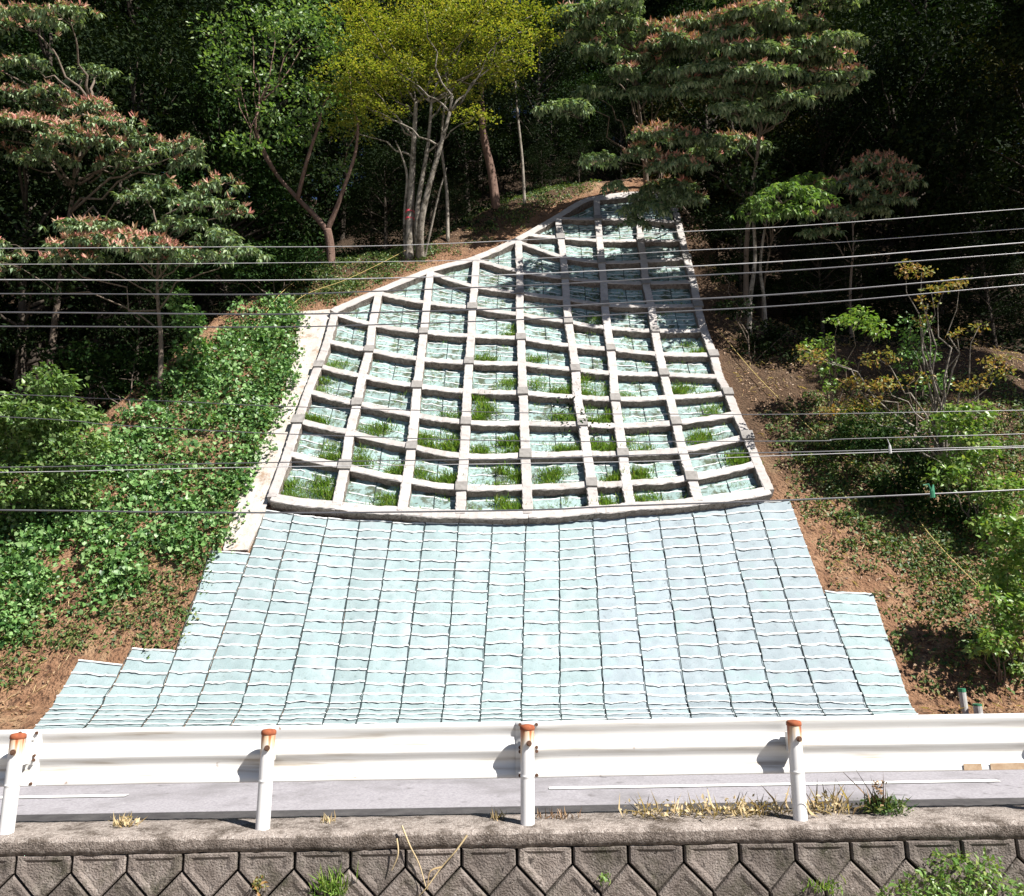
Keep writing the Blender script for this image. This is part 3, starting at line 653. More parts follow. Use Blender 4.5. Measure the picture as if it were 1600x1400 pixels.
# concrete margin at the left of the grid
AP = [(466, 490), (519, 486), (514, 510), (500, 555), (484, 600), (468, 645), (452, 695), (436, 745), (420, 785), (412, 812), (388, 862), (350, 864), (360, 822), (376, 775), (398, 715), (412, 690), (432, 650), (446, 610), (456, 560), (464, 520)]
half = len(AP)//2
rt = [AP[1+i] for i in range(half)]; lt = [AP[0]] + AP[:half:-1]
Lp = smooth_path([hit(*p) for p in lt], 60); Rp = smooth_path([hit(*p) for p in rt], 60); nu = 7
U = np.linspace(0, 1, nu)[None, :, None]; P = Lp[:, None]*(1-U) + Rp[:, None]*U
P[..., 2] = H0(P[..., 0], P[..., 1])
lf = 0.10 + 0.03*noise2(P[..., 0], P[..., 2], 0.4); top = P + N53*lf[..., None]
top[:, 0] += np.array([1, 0, 0])*R.normal(0, 0.03, (60, 1))
bot = P - N53*0.15; g = grid_faces(60, nu); nn = 60*nu
F = [tuple(f[::-1]) for f in g]
ring = [i*nu for i in range(60)] + [59*nu+j for j in range(1, nu)] + [i*nu+nu-1 for i in range(58, -1, -1)] + [j for j in range(nu-2, 0, -1)]
F += [(ring[i], ring[(i+1) % len(ring)], ring[(i+1) % len(ring)]+nn, ring[i]+nn) for i in range(len(ring))]
o = obj('concrete_margin', np.concatenate([top.reshape(-1, 3), bot.reshape(-1, 3)]), F, M['apron'])
o['label'] = 'pale sprayed concrete strip along the left edge of the grid'; o['category'] = 'concrete'

# ------------------------------------------------------------------ foliage helpers
T2 = (np.array([(0, 0, 0), (0.5, 0.45, 0.10), (0, 1, 0), (-0.5, 0.45, 0.10)]), np.array([(0, 1, 2), (0, 2, 3)]))
T4 = (np.array([(0, 0, 0), (0.5, 0.42, 0.08), (0, 1, -0.18), (-0.5, 0.42, 0.08), (0, 0.45, 0.0)]), np.array([(0, 1, 4), (1, 2, 4), (2, 3, 4), (3, 0, 4)]))
TH = (np.array([(0, 0.12, 0), (0.34, 0, 0.05), (0.5, 0.38, 0.08), (0, 1, -0.10), (-0.5, 0.38, 0.08), (-0.34, 0, 0.05)]), np.array([(0, 1, 2), (0, 2, 3), (0, 3, 4), (0, 4, 5)]))
def unit(a): return a / (np.linalg.norm(a, axis=-1)[..., None] + 1e-9)
def leaf_arrays(P, D, Nn, L, W, tpl):
    D = unit(D); S = unit(np.cross(D, Nn)); Nn = np.cross(S, D)
    tv, tf = tpl; n = len(P); k = len(tv)
    V = P[:, None] + S[:, None]*(tv[None, :, :1]*W[:, None, None]) + D[:, None]*(tv[None, :, 1:2]*L[:, None, None]) + Nn[:, None]*(tv[None, :, 2:]*L[:, None, None])
    F = tf[None] + (np.arange(n)*k)[:, None, None]
    return V.reshape(-1, 3), F.reshape(-1, 3)
def join(parts):
    Vs, Fs, o = [], [], 0
    for V, F in parts: Vs.append(V); Fs.append(np.asarray(F)+o); o += len(V)
    return np.concatenate(Vs), np.concatenate(Fs)
def ball(rg, n):
    v = unit(rg.normal(size=(n, 3))); return v
def clumps(rg, blobs, per, size, aspect=0.55, tpl=T2, up=0.9, droop=0.2, shell=0.55):
    """blobs: (centre, (rx, ry, rz)); leaves through each blob, denser towards its skin"""
    out = []
    for c, r in blobs:
        n = int(per * (r[0]*r[1]*r[2])**(2/3)); 
        if n < 3: continue
        v = ball(rg, n); rad = (shell + (1-shell)*rg.random(n)**0.6) * (1 + 0.18*rg.normal(size=n))
        P = np.asarray(c) + v*rad[:, None]*np.asarray(r)
        Nn = unit(v*0.6 + np.array([0, 0, up]) + 0.55*rg.normal(size=(n, 3)))
        D = v*np.array([1, 1, 0.3]) + 0.7*rg.normal(size=(n, 3)) + np.array([0, 0, -droop])
        L = size*(0.65+0.7*rg.random(n)); out.append(leaf_arrays(P, D, Nn, L, L*aspect, tpl))
    return join(out)
def branch_path(rg, a, b, n=7, sag=0.0, wob=0.05):
    t = np.linspace(0, 1, n)[:, None]; a = np.asarray(a); b = np.asarray(b); d = np.linalg.norm(b-a)
    P = a + (b-a)*t; P[:, 2] += (sag*d*np.sin(pi*t[:, 0])); P[1:-1] += rg.normal(0, wob*d*0.25, (n-2, 3)); return P

# ------------------------------------------------------------------ background broadleaf trees (prototypes)
def proto_tree(seed, h, spread, mat, per=330, leaf=0.19, bark='bark_dark', lo=0.30):
    rg = np.random.default_rng(seed); parts = MB(); blobs = []
    lean = rg.normal(0, 0.05*h, 2)
    tp = smooth_path([(0, 0, -0.5), (lean[0]*0.2, lean[1]*0.2, h*0.3), (lean[0]*0.6, lean[1]*0.6, h*0.6), (lean[0], lean[1], h*0.92)], 14)
    parts.add(*tube(tp, np.linspace(0.020*h, 0.004*h, 14), 8))
    for i in range(26):
        z = lo + (0.98-lo)*(i+rg.random())/26
        a = rg.uniform(0, 2*pi) + i*2.4; env = spread*(0.55+0.45*sin(pi*min(1, max(0.05, (z-lo*0.6)/(1.06-lo*0.6)))**0.8))
        d = env*(0.35+0.65*rg.random()**0.6)
        p0 = np.array([np.interp(z*h*0.8, tp[:, 2], tp[:, 0]), np.interp(z*h*0.8, tp[:, 2], tp[:, 1]), max(z*h*0.8, h*0.22)])
        p1 = np.array([lean[0]*z + d*cos(a), lean[1]*z + d*sin(a), z*h])
        parts.add(*tube(branch_path(rg, p0, p1, 6, 0.05), np.linspace(0.006*h, 0.0012*h, 6), 5))
        rr = spread*rg.uniform(0.26, 0.42)
        blobs.append((p1, (rr, rr, rr*0.55)))
        for _ in range(2):
            q = p1 + rg.normal(0, rr*0.8, 3)*np.array([1, 1, 0.5]); r2 = rr*rg.uniform(0.4, 0.7); blobs.append((q, (r2, r2, r2*0.5)))
    V, F = clumps(rg, blobs, per, leaf, 0.55, T2)
    me_c = np_mesh('crown', V, F); me_c.materials.append(M[mat])
    me_t = np_mesh('trunk', parts.verts(), parts.F); me_t.materials.append(M[bark])
    me_t.polygons.foreach_set('use_smooth', np.ones(len(me_t.polygons), dtype=bool))
    return me_t, me_c, h
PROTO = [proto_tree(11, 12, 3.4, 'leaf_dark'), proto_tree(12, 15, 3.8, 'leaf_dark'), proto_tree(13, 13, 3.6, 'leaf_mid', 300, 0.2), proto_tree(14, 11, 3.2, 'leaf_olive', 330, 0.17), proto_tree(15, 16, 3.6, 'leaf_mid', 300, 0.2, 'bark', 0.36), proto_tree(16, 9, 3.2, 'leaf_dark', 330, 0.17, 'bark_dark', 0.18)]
def put_tree(x, y, i, sc, rz, label, group, name='forest_tree'):
    z = float(H(np.array(x), np.array(y)))
    t = thing(name, (x, y, z-0.1), label, 'tree', group); t.rotation_euler = (0, 0, rz); t.scale = (sc, sc, sc*R.uniform(0.92, 1.1))
    mt, mc, h = PROTO[i]
    link(bpy.data.objects.new('trunk', mt), t); link(bpy.data.objects.new('crown', mc), t)
    return t

# ------------------------------------------------------------------ the wood behind
GB = 'trees of the dark wood behind the slope'
rg = np.random.default_rng(21)
LOOK = ['dark rounded evergreen', 'tall dark evergreen', 'mid green broadleaf tree', 'olive leaved tree', 'pale trunked broadleaf tree', 'low dark bushy tree']
WHERE = {'l': 'in the wood behind the left vine bank', 'c': 'in the wood behind the grid top', 'r': 'in the wood above the right bank'}
def scatter_row(x0, x1, step, y_off, h_lo, h_hi, key, kinds):
    x = x0
    while x < x1:
        xx = x + rg.uniform(-0.3, 0.3)*step; yy = float(crest(np.array(xx))) + y_off + rg.uniform(-1.2, 1.2)
        i = int(rg.choice(kinds)); h = rg.uniform(h_lo, h_hi)
        bpx = proj(np.array([xx, yy, H0(xx, yy)]))[0]
        if y_off < 12 and min(abs(bpx-q) for q in (500, 530, 645, 770)) < 34: x += step; continue
        put_tree(xx, yy, i, h/PROTO[i][2], rg.uniform(0, 6.28), LOOK[i] + ' ' + WHERE[key] + (', far back' if y_off > 18 else ', near the front' if y_off < 8 else ''), GB); x += step
scatter_row(-42, -7, 3.2, 7.5, 12, 15, 'l', [0, 1, 2, 5])
scatter_row(-44, -6, 3.6, 13.0, 15, 19, 'l', [0, 1, 5, 2])
scatter_row(-34, -6, 4.0, 20.0, 17, 21, 'l', [0, 1, 3, 4])
scatter_row(-5, 11, 3.2, 9.5, 8, 12, 'c', [0, 1, 2, 5])
scatter_row(-7, 14, 3.6, 15.5, 12, 16, 'c', [0, 1, 2, 3])
scatter_row(-9, 16, 4.2, 23.0, 13, 17, 'c', [0, 1, 4])
scatter_row(12, 28, 3.0, 5.0, 11, 14, 'r', [0, 1, 5, 3])
scatter_row(12, 32, 3.4, 10.0, 13, 17, 'r', [0, 1, 3, 3])
scatter_row(13, 40, 4.0, 17.0, 15, 19, 'r', [0, 1, 4])
scatter_row(-40, -5, 3.0, 4.6, 4.5, 6.5, 'l', [5]); scatter_row(-4, 8, 3.4, 6.2, 4, 5.5, 'c', [5]); scatter_row(-40, -4, 4.6, 30.0, 18, 22, 'l', [0, 1, 2]); scatter_row(-10, 20, 4.6, 33.0, 16, 20, 'c', [0, 1, 2])
scatter_row(10.5, 26, 2.4, 2.2, 3.6, 5.5, 'r', [5]); scatter_row(-3, 9, 2.6, 3.2, 2.6, 4.0, 'c', [5]); scatter_row(10, 44, 4.0, 26.0, 17, 21, 'r', [0, 1, 2]); scatter_row(12, 44, 4.0, 36.0, 18, 22, 'r', [0, 1, 2])
scatter_row(-10, -2, 2.2, 12.5, 7, 9, 'l', [5]); scatter_row(-12, -2, 2.6, 5.5, 3.0, 4.2, 'l', [5])
scatter_row(-44, -12, 3.4, 38.0, 23, 27, 'l', [0, 1, 2]); scatter_row(16, 50, 3.4, 30.0, 23, 27, 'r', [0, 1, 2])
# tall trees standing right of the view, their crowns shade the right of the slope
TS = [(at(1375, 270, 32), 10, 3.4), (at(1480, 150, 34), 10, 3.6), (at(1570, 300, 30), 10, 3.6), (at(1450, 50, 35), 11, 3.6), (at(1590, 120, 33), 10, 3.8), (at(1420, 400, 31.5), 11, 3.2), (at(1520, 420, 30), 12, 3.2)]
for k, (pp, tt, rr) in enumerate(TS):
    rg2 = np.random.default_rng(300+k); c = pp + SDIR*tt; bx, by = max(c[0]+3.5, 20.5 + (1.7*k) % 4), c[1]-1.0+rg2.uniform(-1.5, 1.5)
    g = np.array([bx, by, float(H(np.array(bx), np.array(by)))]); t = thing('tall_tree', g, 'tall tree at the right border whose high crown shades the right wood', 'tree', 'tall trees at the right border')
    m = MB(); tp = smooth_path([g-np.array([0, 0, 0.4]), g+(c-g)*np.array([0.0, 0.05, 0.35]), g+(c-g)*np.array([0.12, 0.3, 0.75]), c+np.array([0, 0, rr*0.6])], 16); m.add(*tube(tp, np.linspace(0.30, 0.05, 16), 8))
    bl = []
    for q in range(22):
        p = c + unit(rg2.normal(size=3))*rr*np.array([1, 1, 0.62])*rg2.random()**0.4; r2 = rr*rg2.uniform(0.26, 0.42); bl.append((p, (r2, r2, r2*0.55))); m.add(*tube(branch_path(rg2, tp[11], p, 6, 0.05), np.linspace(0.07, 0.012, 6), 5))
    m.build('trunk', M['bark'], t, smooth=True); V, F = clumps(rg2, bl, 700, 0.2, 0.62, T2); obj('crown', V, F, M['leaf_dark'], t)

# ------------------------------------------------------------------ trees with drooping whorled leaves and reddish panicles
def spray_leaves(rg, c, rx, ry, rz, red, leaf=0.235, dens=1.0, tilt=0.42):
    n = max(6, int(dens*pi*rx*ry/0.050)); th = rg.uniform(0, 2*pi, n); rr = np.sqrt(rg.random(n))
    lob = 1 + 0.22*np.sin(3*th+rg.uniform(0, 6)) + 0.15*np.sin(5*th+rg.uniform(0, 6))
    dx, dy = rx*rr*np.cos(th)*lob, ry*rr*np.sin(th)*lob
    P = np.stack([c[0]+dx, c[1]+dy, c[2]+rz*(0.55-1.15*rr**2)+dy*tilt+rg.normal(0, 0.05, n)], -1)
    out = []; k = 8
    for j in range(k):
        a = 2*pi*j/k + rg.uniform(0, 2*pi, n)*0.25 + th
        el = rg.uniform(-1.5, 0.05, n)
        D = np.stack([np.cos(a), np.sin(a), el], -1); Nn = np.stack([-np.cos(a)*el*0.8, -np.sin(a)*el*0.8, np.ones(n)], -1)*1.0 + 0.25*rg.normal(size=(n, 3))
        L = leaf*rg.uniform(0.65, 1.15, n); out.append(leaf_arrays(P, D, Nn, L, L*0.36, T4))
    V, F = join(out); red_parts = None
    if red > 0:
        m = rg.random(n) < red*0.75; Q = P[m]; ro = []
        if len(Q):
            for j in range(8):
                D = np.stack([rg.normal(0, 0.75, len(Q)), rg.normal(0, 0.55, len(Q)), rg.uniform(0.5, 1, len(Q))], -1)
                L = leaf*0.9*rg.uniform(0.6, 1.25, len(Q)); ro.append(leaf_arrays(Q+rg.normal(0, 0.03, Q.shape), D, rg.normal(size=Q.shape), L, L*0.28, T2))
            red_parts = join(ro)
    return V, F, red_parts
def spray_tree(name, label, base_px, sprays, seed, dz=-0.6, leaf='leaf_spray', group=None, thick=0.13, fork=0.5, ymax=None, lsize=0.27, lean=(0, 0), zs=None, dens=1.0):
    rg = np.random.default_rng(seed); base = hit(*base_px); base[2] = float(H(base[0], base[1]))
    zb = proj(base)[2]; t = thing(name, base - np.array([0, 0, 0.1]), label, 'tree', group)
    cs = []
    for sp_ in sprays:
        px, py, hw, hh, red = sp_[:5]; zc = (zb + dz if zs is None else zs) + rg.uniform(-0.9, 0.9) + (sp_[5] if len(sp_) > 5 else 0)
        cs.append((at(px, py, zc), hw/FPX*zc, max(0.5, hw/FPX*zc*0.75), hh/FPX*zc, red))
    mean = np.mean([c[0] for c in cs], axis=0); topz = max(c[0][2] for c in cs)
    tr = smooth_path([base-np.array([0, 0, 0.3]), base + (mean-base)*np.array([0.15, 0.15, 0.35]) + np.array([lean[0], lean[1], 0]), base+(mean-base)*np.array([0.55, 0.5, 0.7]), np.array([mean[0], mean[1]+0.8, mean[2]+0.25*(topz-mean[2])])], 18)
    m = MB(); m.add(*tube(tr, np.linspace(thick, thick*0.18, 18), 8))
    lv, rd = [], []
    for c, rx, ry, rz, red in cs:
        i = int(np.argmin(np.abs(tr[:, 2]-max(c[2]-0.28*np.linalg.norm(c[:2]-mean[:2])-0.5, base[2]+1.0)))); a = tr[i]
        end = c + np.array([0, 0.1, -rz*0.4]); d = np.linalg.norm(end-a)
        bp = branch_path(rg, a, end, 8, 0.08, 0.14); m.add(*tube(bp, np.linspace(max(0.025, thick*0.32), 0.010, 8), 5))
        for q in range(5):
            an = rg.uniform(0, 6.28); m.add(*tube(branch_path(rg, bp[-2], c+np.array([rx*0.7*cos(an), ry*0.7*sin(an), 0]), 5, 0.05, 0.1), np.linspace(0.013, 0.005, 5), 4))
        V, F, r_ = spray_leaves(rg, c, rx, ry, rz, red, lsize, dens); lv.append((V, F))
        if r_ is not None: rd.append(r_)
    m.build('trunk', M['bark'], t, smooth=True)
    V, F = join(lv); cr = obj('crown', V, F, M[leaf], t)
    if rd: V, F = join(rd); obj('red_panicles', V, F, M['panicle'], cr, kind='stuff')
    return t
spray_tree('spray_tree', 'large tree at left with reddish panicles on layered drooping leaf sprays', (60, 720), [
 (35, 25, 70, 20, .5), (105, 18, 45, 16, .4), (15, 148, 45, 18, .5), (72, 143, 48, 20, .35), (150, 166, 42, 18, .9), (30, 192, 75, 18, .85), (112, 212, 62, 20, .7), (168, 190, 50, 18, .5), (18, 240, 60, 16, .5), (75, 240, 45, 22, .3),
 (215, 215, 42, 18, .25), (200, 248, 45, 20, .3), (255, 235, 42, 20, .25), (292, 222, 32, 18, .4), (305, 250, 32, 18, .1), (250, 285, 36, 22, .1), (-40, 180, 60, 20, .5), (-60, 90, 60, 20, .4), (40, 95, 40, 14, .1, 1.5), (150, 110, 40, 14, 0, 2.0)], 31, dz=-1.2, thick=0.2)
spray_tree('spray_tree', 'lower left tree with a wide flat leaf spray crowned by red panicles', (250, 620), [
 (135, 350, 58, 15, .3), (120, 396, 50, 20, .5), (190, 376, 95, 22, .95), (255, 390, 55, 20, .6), (305, 398, 50, 20, .2), (345, 285, 38, 22, .4), (362, 322, 28, 24, .35), (312, 312, 45, 22, .1), (285, 345, 50, 20, 0), (340, 365, 40, 20, 0), (370, 390, 45, 18, 0), (8, 388, 38, 28, .2), (0, 415, 32, 20, .3), (225, 300, 40, 16, 0, 1.0)], 32, dz=-1.0, thick=0.12)
spray_tree('spray_tree', 'tall tree with pinkish panicles rising behind the upper right grid corner', (1010, 292), [
 (900, 18, 45, 15, .1), (955, 32, 48, 18, .1), (988, 60, 36, 15, .1), (930, 76, 38, 15, .1), (905, 55, 32, 12, .1), (1030, 45, 34, 12, .8), (1085, 38, 48, 14, .9), (1125, 28, 42, 12, .5), (1052, 66, 58, 14, .95), (1000, 88, 32, 12, .3), (970, 108, 28, 12, .3), (1100, 66, 42, 12, .2), (960, 5, 50, 14, .1), (1040, 110, 26, 10, .1), (880, 165, 42, 15, 0), (925, 140, 34, 12, 0), (1010, 140, 36, 12, 0)], 33, zs=37.5, thick=0.16, lsize=0.34, dens=1.3)
spray_tree('spray_tree', 'spreading tree with red tipped sprays right of the grid top', (1165, 480), [
 (1180, 18, 55, 14, .8), (1215, 40, 38, 12, .4), (1180, 76, 55, 14, .2), (1240, 70, 45, 12, .3), (1120, 104, 50, 14, .1), (1098, 130, 40, 14, .1), (1252, 86, 55, 14, .7), (1292, 84, 34, 12, .6), (1220, 112, 48, 14, .2), (1198, 137, 34, 12, .1), (1152, 136, 34, 12, .1), (1268, 120, 40, 12, .2), (1185, 178, 34, 10, 0), (1140, 50, 40, 12, .2), (1150, 165, 36, 12, 0, -1), (1232, 150, 40, 12, .1, -1.2), (1290, 135, 36, 12, .2, -1), (1322, 112, 34, 12, .3), (1180, 108, 44, 12, .1, -1), (1252, 38, 44, 12, .3), (1312, 58, 36, 12, .2), (1120, -30, 60, 14, .2), (1220, -25, 60, 14, .3), (1300, -10, 50, 14, .2)], 34, zs=31.2, thick=0.13, lsize=0.30, dens=2.2)
spray_tree('spray_tree', 'slim tree whose leafy branches hang over the grid top corner', (1082, 345), [
 (1030, 205, 42, 16, .7), (1000, 235, 28, 14, .6), (1140, 220, 52, 16, .3), (1102, 236, 38, 14, .2), (1060, 252, 48, 16, .5), (1090, 215, 34, 12, .4), (935, 245, 34, 12, 0), (1040, 298, 48, 18, .1), (1010, 322, 38, 18, 0), (1072, 308, 34, 14, .1), (990, 344, 24, 14, 0), (960, 288, 20, 8, 0), (1050, 285, 40, 12, .3)], 35, zs=34.5, thick=0.08, lsize=0.31, dens=1.5)
spray_tree('spray_tree', 'small tree with a rounded fresh green spray right of the grid', (1190, 500), [
 (1230, 300, 62, 28, 0), (1202, 326, 48, 22, 0), (1262, 280, 44, 16, .1), (1240, 325, 40, 16, 0), (1180, 318, 26, 12, 0)], 36, zs=31.0, leaf='leaf_fresh', thick=0.07, lsize=0.29)
spray_tree('spray_tree', 'shaded tree with dull red panicles hanging above the right wires', (1330, 530), [
 (1370, 255, 56, 25, .8), (1330, 290, 56, 25, .5), (1292, 330, 44, 20, .3), (1380, 310, 46, 12, .2), (1282, 360, 34, 10, .2), (1400, 280, 40, 16, .6), (1345, 325, 44, 14, .2)], 37, zs=32.5, thick=0.09)

# ------------------------------------------------------------------ maple with several pale stems and golden green plates
rg = np.random.default_rng(41)
mb = hit(648, 398); zm = proj(mb)[2]
mt = thing('maple_tree', mb, 'many-stemmed maple with golden green flat foliage plates above the grid edge', 'tree')
plates = [(600, 50, 62, 12), (680, 33, 64, 12), (752, 28, 64, 12), (640, 70, 72, 12), (722, 75, 64, 12), (790, 60, 52, 12), (803, 92, 34, 11), (570, 75, 52, 11), (560, 112, 62, 12), (622, 112, 54, 11), (690, 108, 54, 12), (742, 116, 54, 12), (782, 112, 44, 11), (660, 8, 60, 12), (832, 24, 44, 12), (600, 142, 62, 11), (540, 150, 52, 11), (742, 182, 34, 9), (704, 150, 44, 11), (580, 172, 44, 9), (560, 20, 50, 12), (850, 60, 30, 10), (760, 0, 60, 12), (545, 200, 40, 9)]
lv = []; cs = []
for px, py, hw, hh in plates:
    zc = zm - 1.2 + rg.uniform(-1.6, 1.6); c = at(px, py, zc); rx = hw/FPX*zc; ry = rx*0.8; rz = hh/FPX*zc; cs.append(c)
    n = int(rx*ry*620); th = rg.uniform(0, 2*pi, n); rr = np.sqrt(rg.random(n)); lob = 1 + 0.25*np.sin(4*th+px) + 0.15*np.sin(7*th+py)
    P = np.stack([c[0]+rx*rr*lob*np.cos(th), c[1]+ry*rr*lob*np.sin(th), c[2]+rz*(0.4-0.9*rr**2)+rg.normal(0, rz*0.32, n)+0.1*np.sin(rr*9+3*th)], -1)
    D = np.stack([rg.normal(size=n), rg.normal(size=n), rg.uniform(-0.6, 0.15, n)], -1); Nn = np.array([0, -0.25, 1.0]) + 0.55*rg.normal(size=(n, 3)); L = 0.125*rg.uniform(0.6, 1.3, n)
    lv.append(leaf_arrays(P, D, Nn, L, L*0.62, T2))
V, F = join(lv); obj('crown', V, F, M['leaf_maple'], mt)
stems = [([(640, 395), (641, 330), (645, 250), (650, 160)], 11, 0.2), ([(655, 392), (652, 330), (668, 230), (674, 160)], 7, 0.0), ([(658, 405), (657, 355), (668, 300), (685, 240), (703, 175)], 9, -0.6), ([(634, 400), (632, 340), (636, 280), (630, 250), (618, 220)], 4, 0.3), ([(662, 380), (684, 310), (698, 262)], 3, -0.4)]
m = MB()
for pts, wpx, dz in stems:
    P = [mb + np.array([(pts[0][0]-648)/FPX*zm, 0, -0.4])] + [at(a, b, zm+dz-0.2*i) for i, (a, b) in enumerate(pts)][1:]
    r0 = 0.62*wpx/FPX*zm; P = smooth_path(P, 22); m.add(*tube(P, np.linspace(r0*1.15, r0*0.42, 22), 8))
for c in cs:
    k = rg.integers(0, 3); pts, wpx, dz = stems[k]; p = smooth_path([at(a, b, zm+dz-0.2*i) for i, (a, b) in enumerate(pts)], 20); i = int(np.argmin(np.abs(p[:, 2]-(c[2]-1.2)))); m.add(*tube(branch_path(rg, p[i], c, 8, 0.03, 0.1), np.linspace(0.05, 0.012, 8), 5))
tk = m.build('trunk', M['bark_pale'], mt, smooth=True)
for zz in (331, 342):
    c = at(640.5, zz, zm+0.2-0.2*0.9); V, F = tube([c-np.array([0, 0, 0.05]), c+np.array([0, 0, 0.05])], 0.205, 14); obj('tape_band', V, F, M['tape'], tk, label='red marking tape tied round the stem')

# ------------------------------------------------------------------ forked green tree, leaning trunks
def traced_tree(name, label, limbs, blobs, mat, bark, per, leaf, seed, base_px, dz=0.0, depth=0.75, tpl=T2, flat=0.6, aspect=0.55):
    rg = np.random.default_rng(seed); b = hit(*base_px); b[2] = float(H(b[0], b[1])); zb = proj(b)[2]; t = thing(name, b, label, 'tree'); m = MB()
    for pts, w0, w1, ddz in limbs:
        P = [at(a, c, zb+dz+ddz*i/(len(pts)-1)) for i, (a, c) in enumerate(pts)]
        if pts[0] == base_px: P[0] = b - np.array([0, 0, 0.3])
        n = 4*len(P); m.add(*tube(smooth_path(P, n), np.linspace(w0, w1, n)/FPX*zb, 8))
    bl2 = []; tips = [at(l[0][-1][0], l[0][-1][1], zb+dz+l[3]) for l in limbs]
    for px, py, hw, hh in blobs:
        zc = zb + dz + rg.uniform(-1.8, 1.8); c = at(px, py, zc); rx = hw/FPX*zc; bl2.append((c, (rx, rx*depth, hh/FPX*zc)))
        for _ in range(3):
            q = c + rg.normal(0, 1, 3)*np.array([rx, rx, hh/FPX*zc])*0.8; f = rg.uniform(0.3, 0.55); bl2.append((q, (rx*f, rx*f, hh/FPX*zc*f)))
        j = int(np.argmin([np.linalg.norm(tp-c) for tp in tips])); m.add(*tube(branch_path(rg, tips[j], c, 6, 0.03, 0.1), np.linspace(0.035, 0.01, 6), 5))
    m.build('trunk', M[bark], t, smooth=True)
    if bl2: V, F = clumps(rg, bl2, per, leaf, aspect, tpl); obj('crown', V, F, M[mat], t)
    return t
traced_tree('forked_tree', 'tree with a low Y-shaped reddish trunk and loose green leaf clumps', [
 ([(518, 412), (516, 385), (511, 358)], 7, 6.5, 0), ([(511, 360), (490, 335), (465, 310), (430, 270), (400, 220)], 5, 2.2, 1), ([(512, 358), (524, 330), (535, 300), (555, 240), (560, 190)], 4.5, 1.8, -0.5), ([(465, 310), (480, 250), (500, 190)], 3.5, 2, -1), ([(430, 270), (400, 205), (405, 160)], 3, 1.5, -1)],
 [(400, 130, 45, 22), (470, 60, 50, 24), (520, 130, 36, 18), (430, 195, 45, 20), (395, 55, 46, 22), (350, 110, 40, 20), (560, 195, 32, 15), (450, 130, 40, 18), (510, 40, 44, 22), (480, 215, 30, 13), (440, 20, 50, 20), (530, 80, 34, 18), (390, 225, 30, 14), (490, 160, 38, 16), (535, 260, 24, 10), (345, 50, 44, 20)],
 'leaf_fresh', 'bark_red', 250, 0.21, 51, (518, 412))
traced_tree('leaning_tree', 'dark tree leaning left behind the flowering sprays with sky showing through', [
 ([(392, 372), (380, 325), (350, 250), (300, 170), (255, 95), (215, 30)], 9, 3, 1.0), ([(350, 250), (315, 205), (285, 160)], 4, 2, 0.5), ([(300, 170), (345, 120), (360, 60)], 3, 2, 0)],
 [(290, 50, 44, 18), (240, 30, 36, 14), (320, 90, 34, 16), (270, 110, 30, 14), (350, 25, 36, 16), (210, 120, 34, 16), (320, 150, 30, 12)], 'leaf_olive', 'bark', 230, 0.19, 52, (392, 372), dz=1.0)
traced_tree('bare_trunk_tree', 'tree with a thick reddish brown leaning trunk in the shade above the grid', [
 ([(776, 322), (768, 270), (756, 215), (752, 165), (750, 90)], 7.5, 4, 0)], [(760, 140, 60, 22), (700, 170, 44, 16), (820, 140, 50, 20), (800, 90, 60, 22), (720, 110, 50, 20)], 'leaf_dark', 'bark_red', 330, 0.18, 53, (776, 322), dz=0.4)
for k, (bp, pts, w, lab) in enumerate([
 ((820, 318), [(820, 318), (816, 250), (808, 170), (800, 60)], 2.6, 'thin pale sapling stem in the dark behind the grid crest'),
 ((1170, 520), [(1170, 520), (1172, 470), (1180, 400), (1175, 320)], 4.5, 'pale slim trunk standing in deep shade right of the grid'),
 ((1196, 512), [(1196, 512), (1194, 470), (1188, 410), (1200, 330)], 3.5, 'second slim trunk in deep shade, right of the paler one'),
 ((700, 372), [(700, 372), (698, 300), (690, 220), (700, 120)], 3.0, 'slender dark stem right of the many-stemmed maple')]):
    traced_tree('slim_tree', lab, [(pts, w, w*0.5, 0.3)], [(pts[-1][0]+dx, pts[-1][1]+dy, 34, 13) for dx, dy in ((-25, 0), (30, -18), (0, -45))], 'leaf_dark', 'bark_pale', 300, 0.18, 60+k, bp)

# ------------------------------------------------------------------ shrubs
def shrub(name, label, base_px, blobs, mat, seed, dz=-0.5, per=420, leaf=0.13, tpl=T2, group=None, bark='bark', dep=0.7, aspect=0.6, stemr=0.03, cat='shrub'):
    rg = np.random.default_rng(seed); b = hit(*base_px); b[2] = float(H(b[0], b[1])); zb = proj(b)[2]; t = thing(name, b, label, cat, group); m = MB(); bl = []
    for s_ in blobs:
        px, py, hw, hh = s_[:4]; zc = zb + dz + rg.uniform(-0.5, 0.5); c = at(px, py, zc)
        zmin = float(H(c[0], c[1])) + 0.15
        if c[2] < zmin: c[2] = zmin
        rx = hw/FPX*zc; rz = hh/FPX*zc; bl.append((c, (rx, rx*dep, rz)))
        for _ in range(4):
            q = c + unit(rg.normal(size=3))*np.array([rx, rx*dep, rz])*rg.uniform(0.7, 1.15); f = rg.uniform(0.25, 0.5); bl.append((q, (rx*f, rx*f, rz*f)))
        m.add(*tube(branch_path(rg, b-np.array([0, 0, 0.15]), c, 8, 0.06, 0.12), np.linspace(stemr, 0.007, 8), 5))
    m.build('stem', M[bark], t, smooth=True); V, F = clumps(rg, bl, per*2.2, leaf, aspect, tpl); obj('foliage', V, F, M[mat], t)
    return t
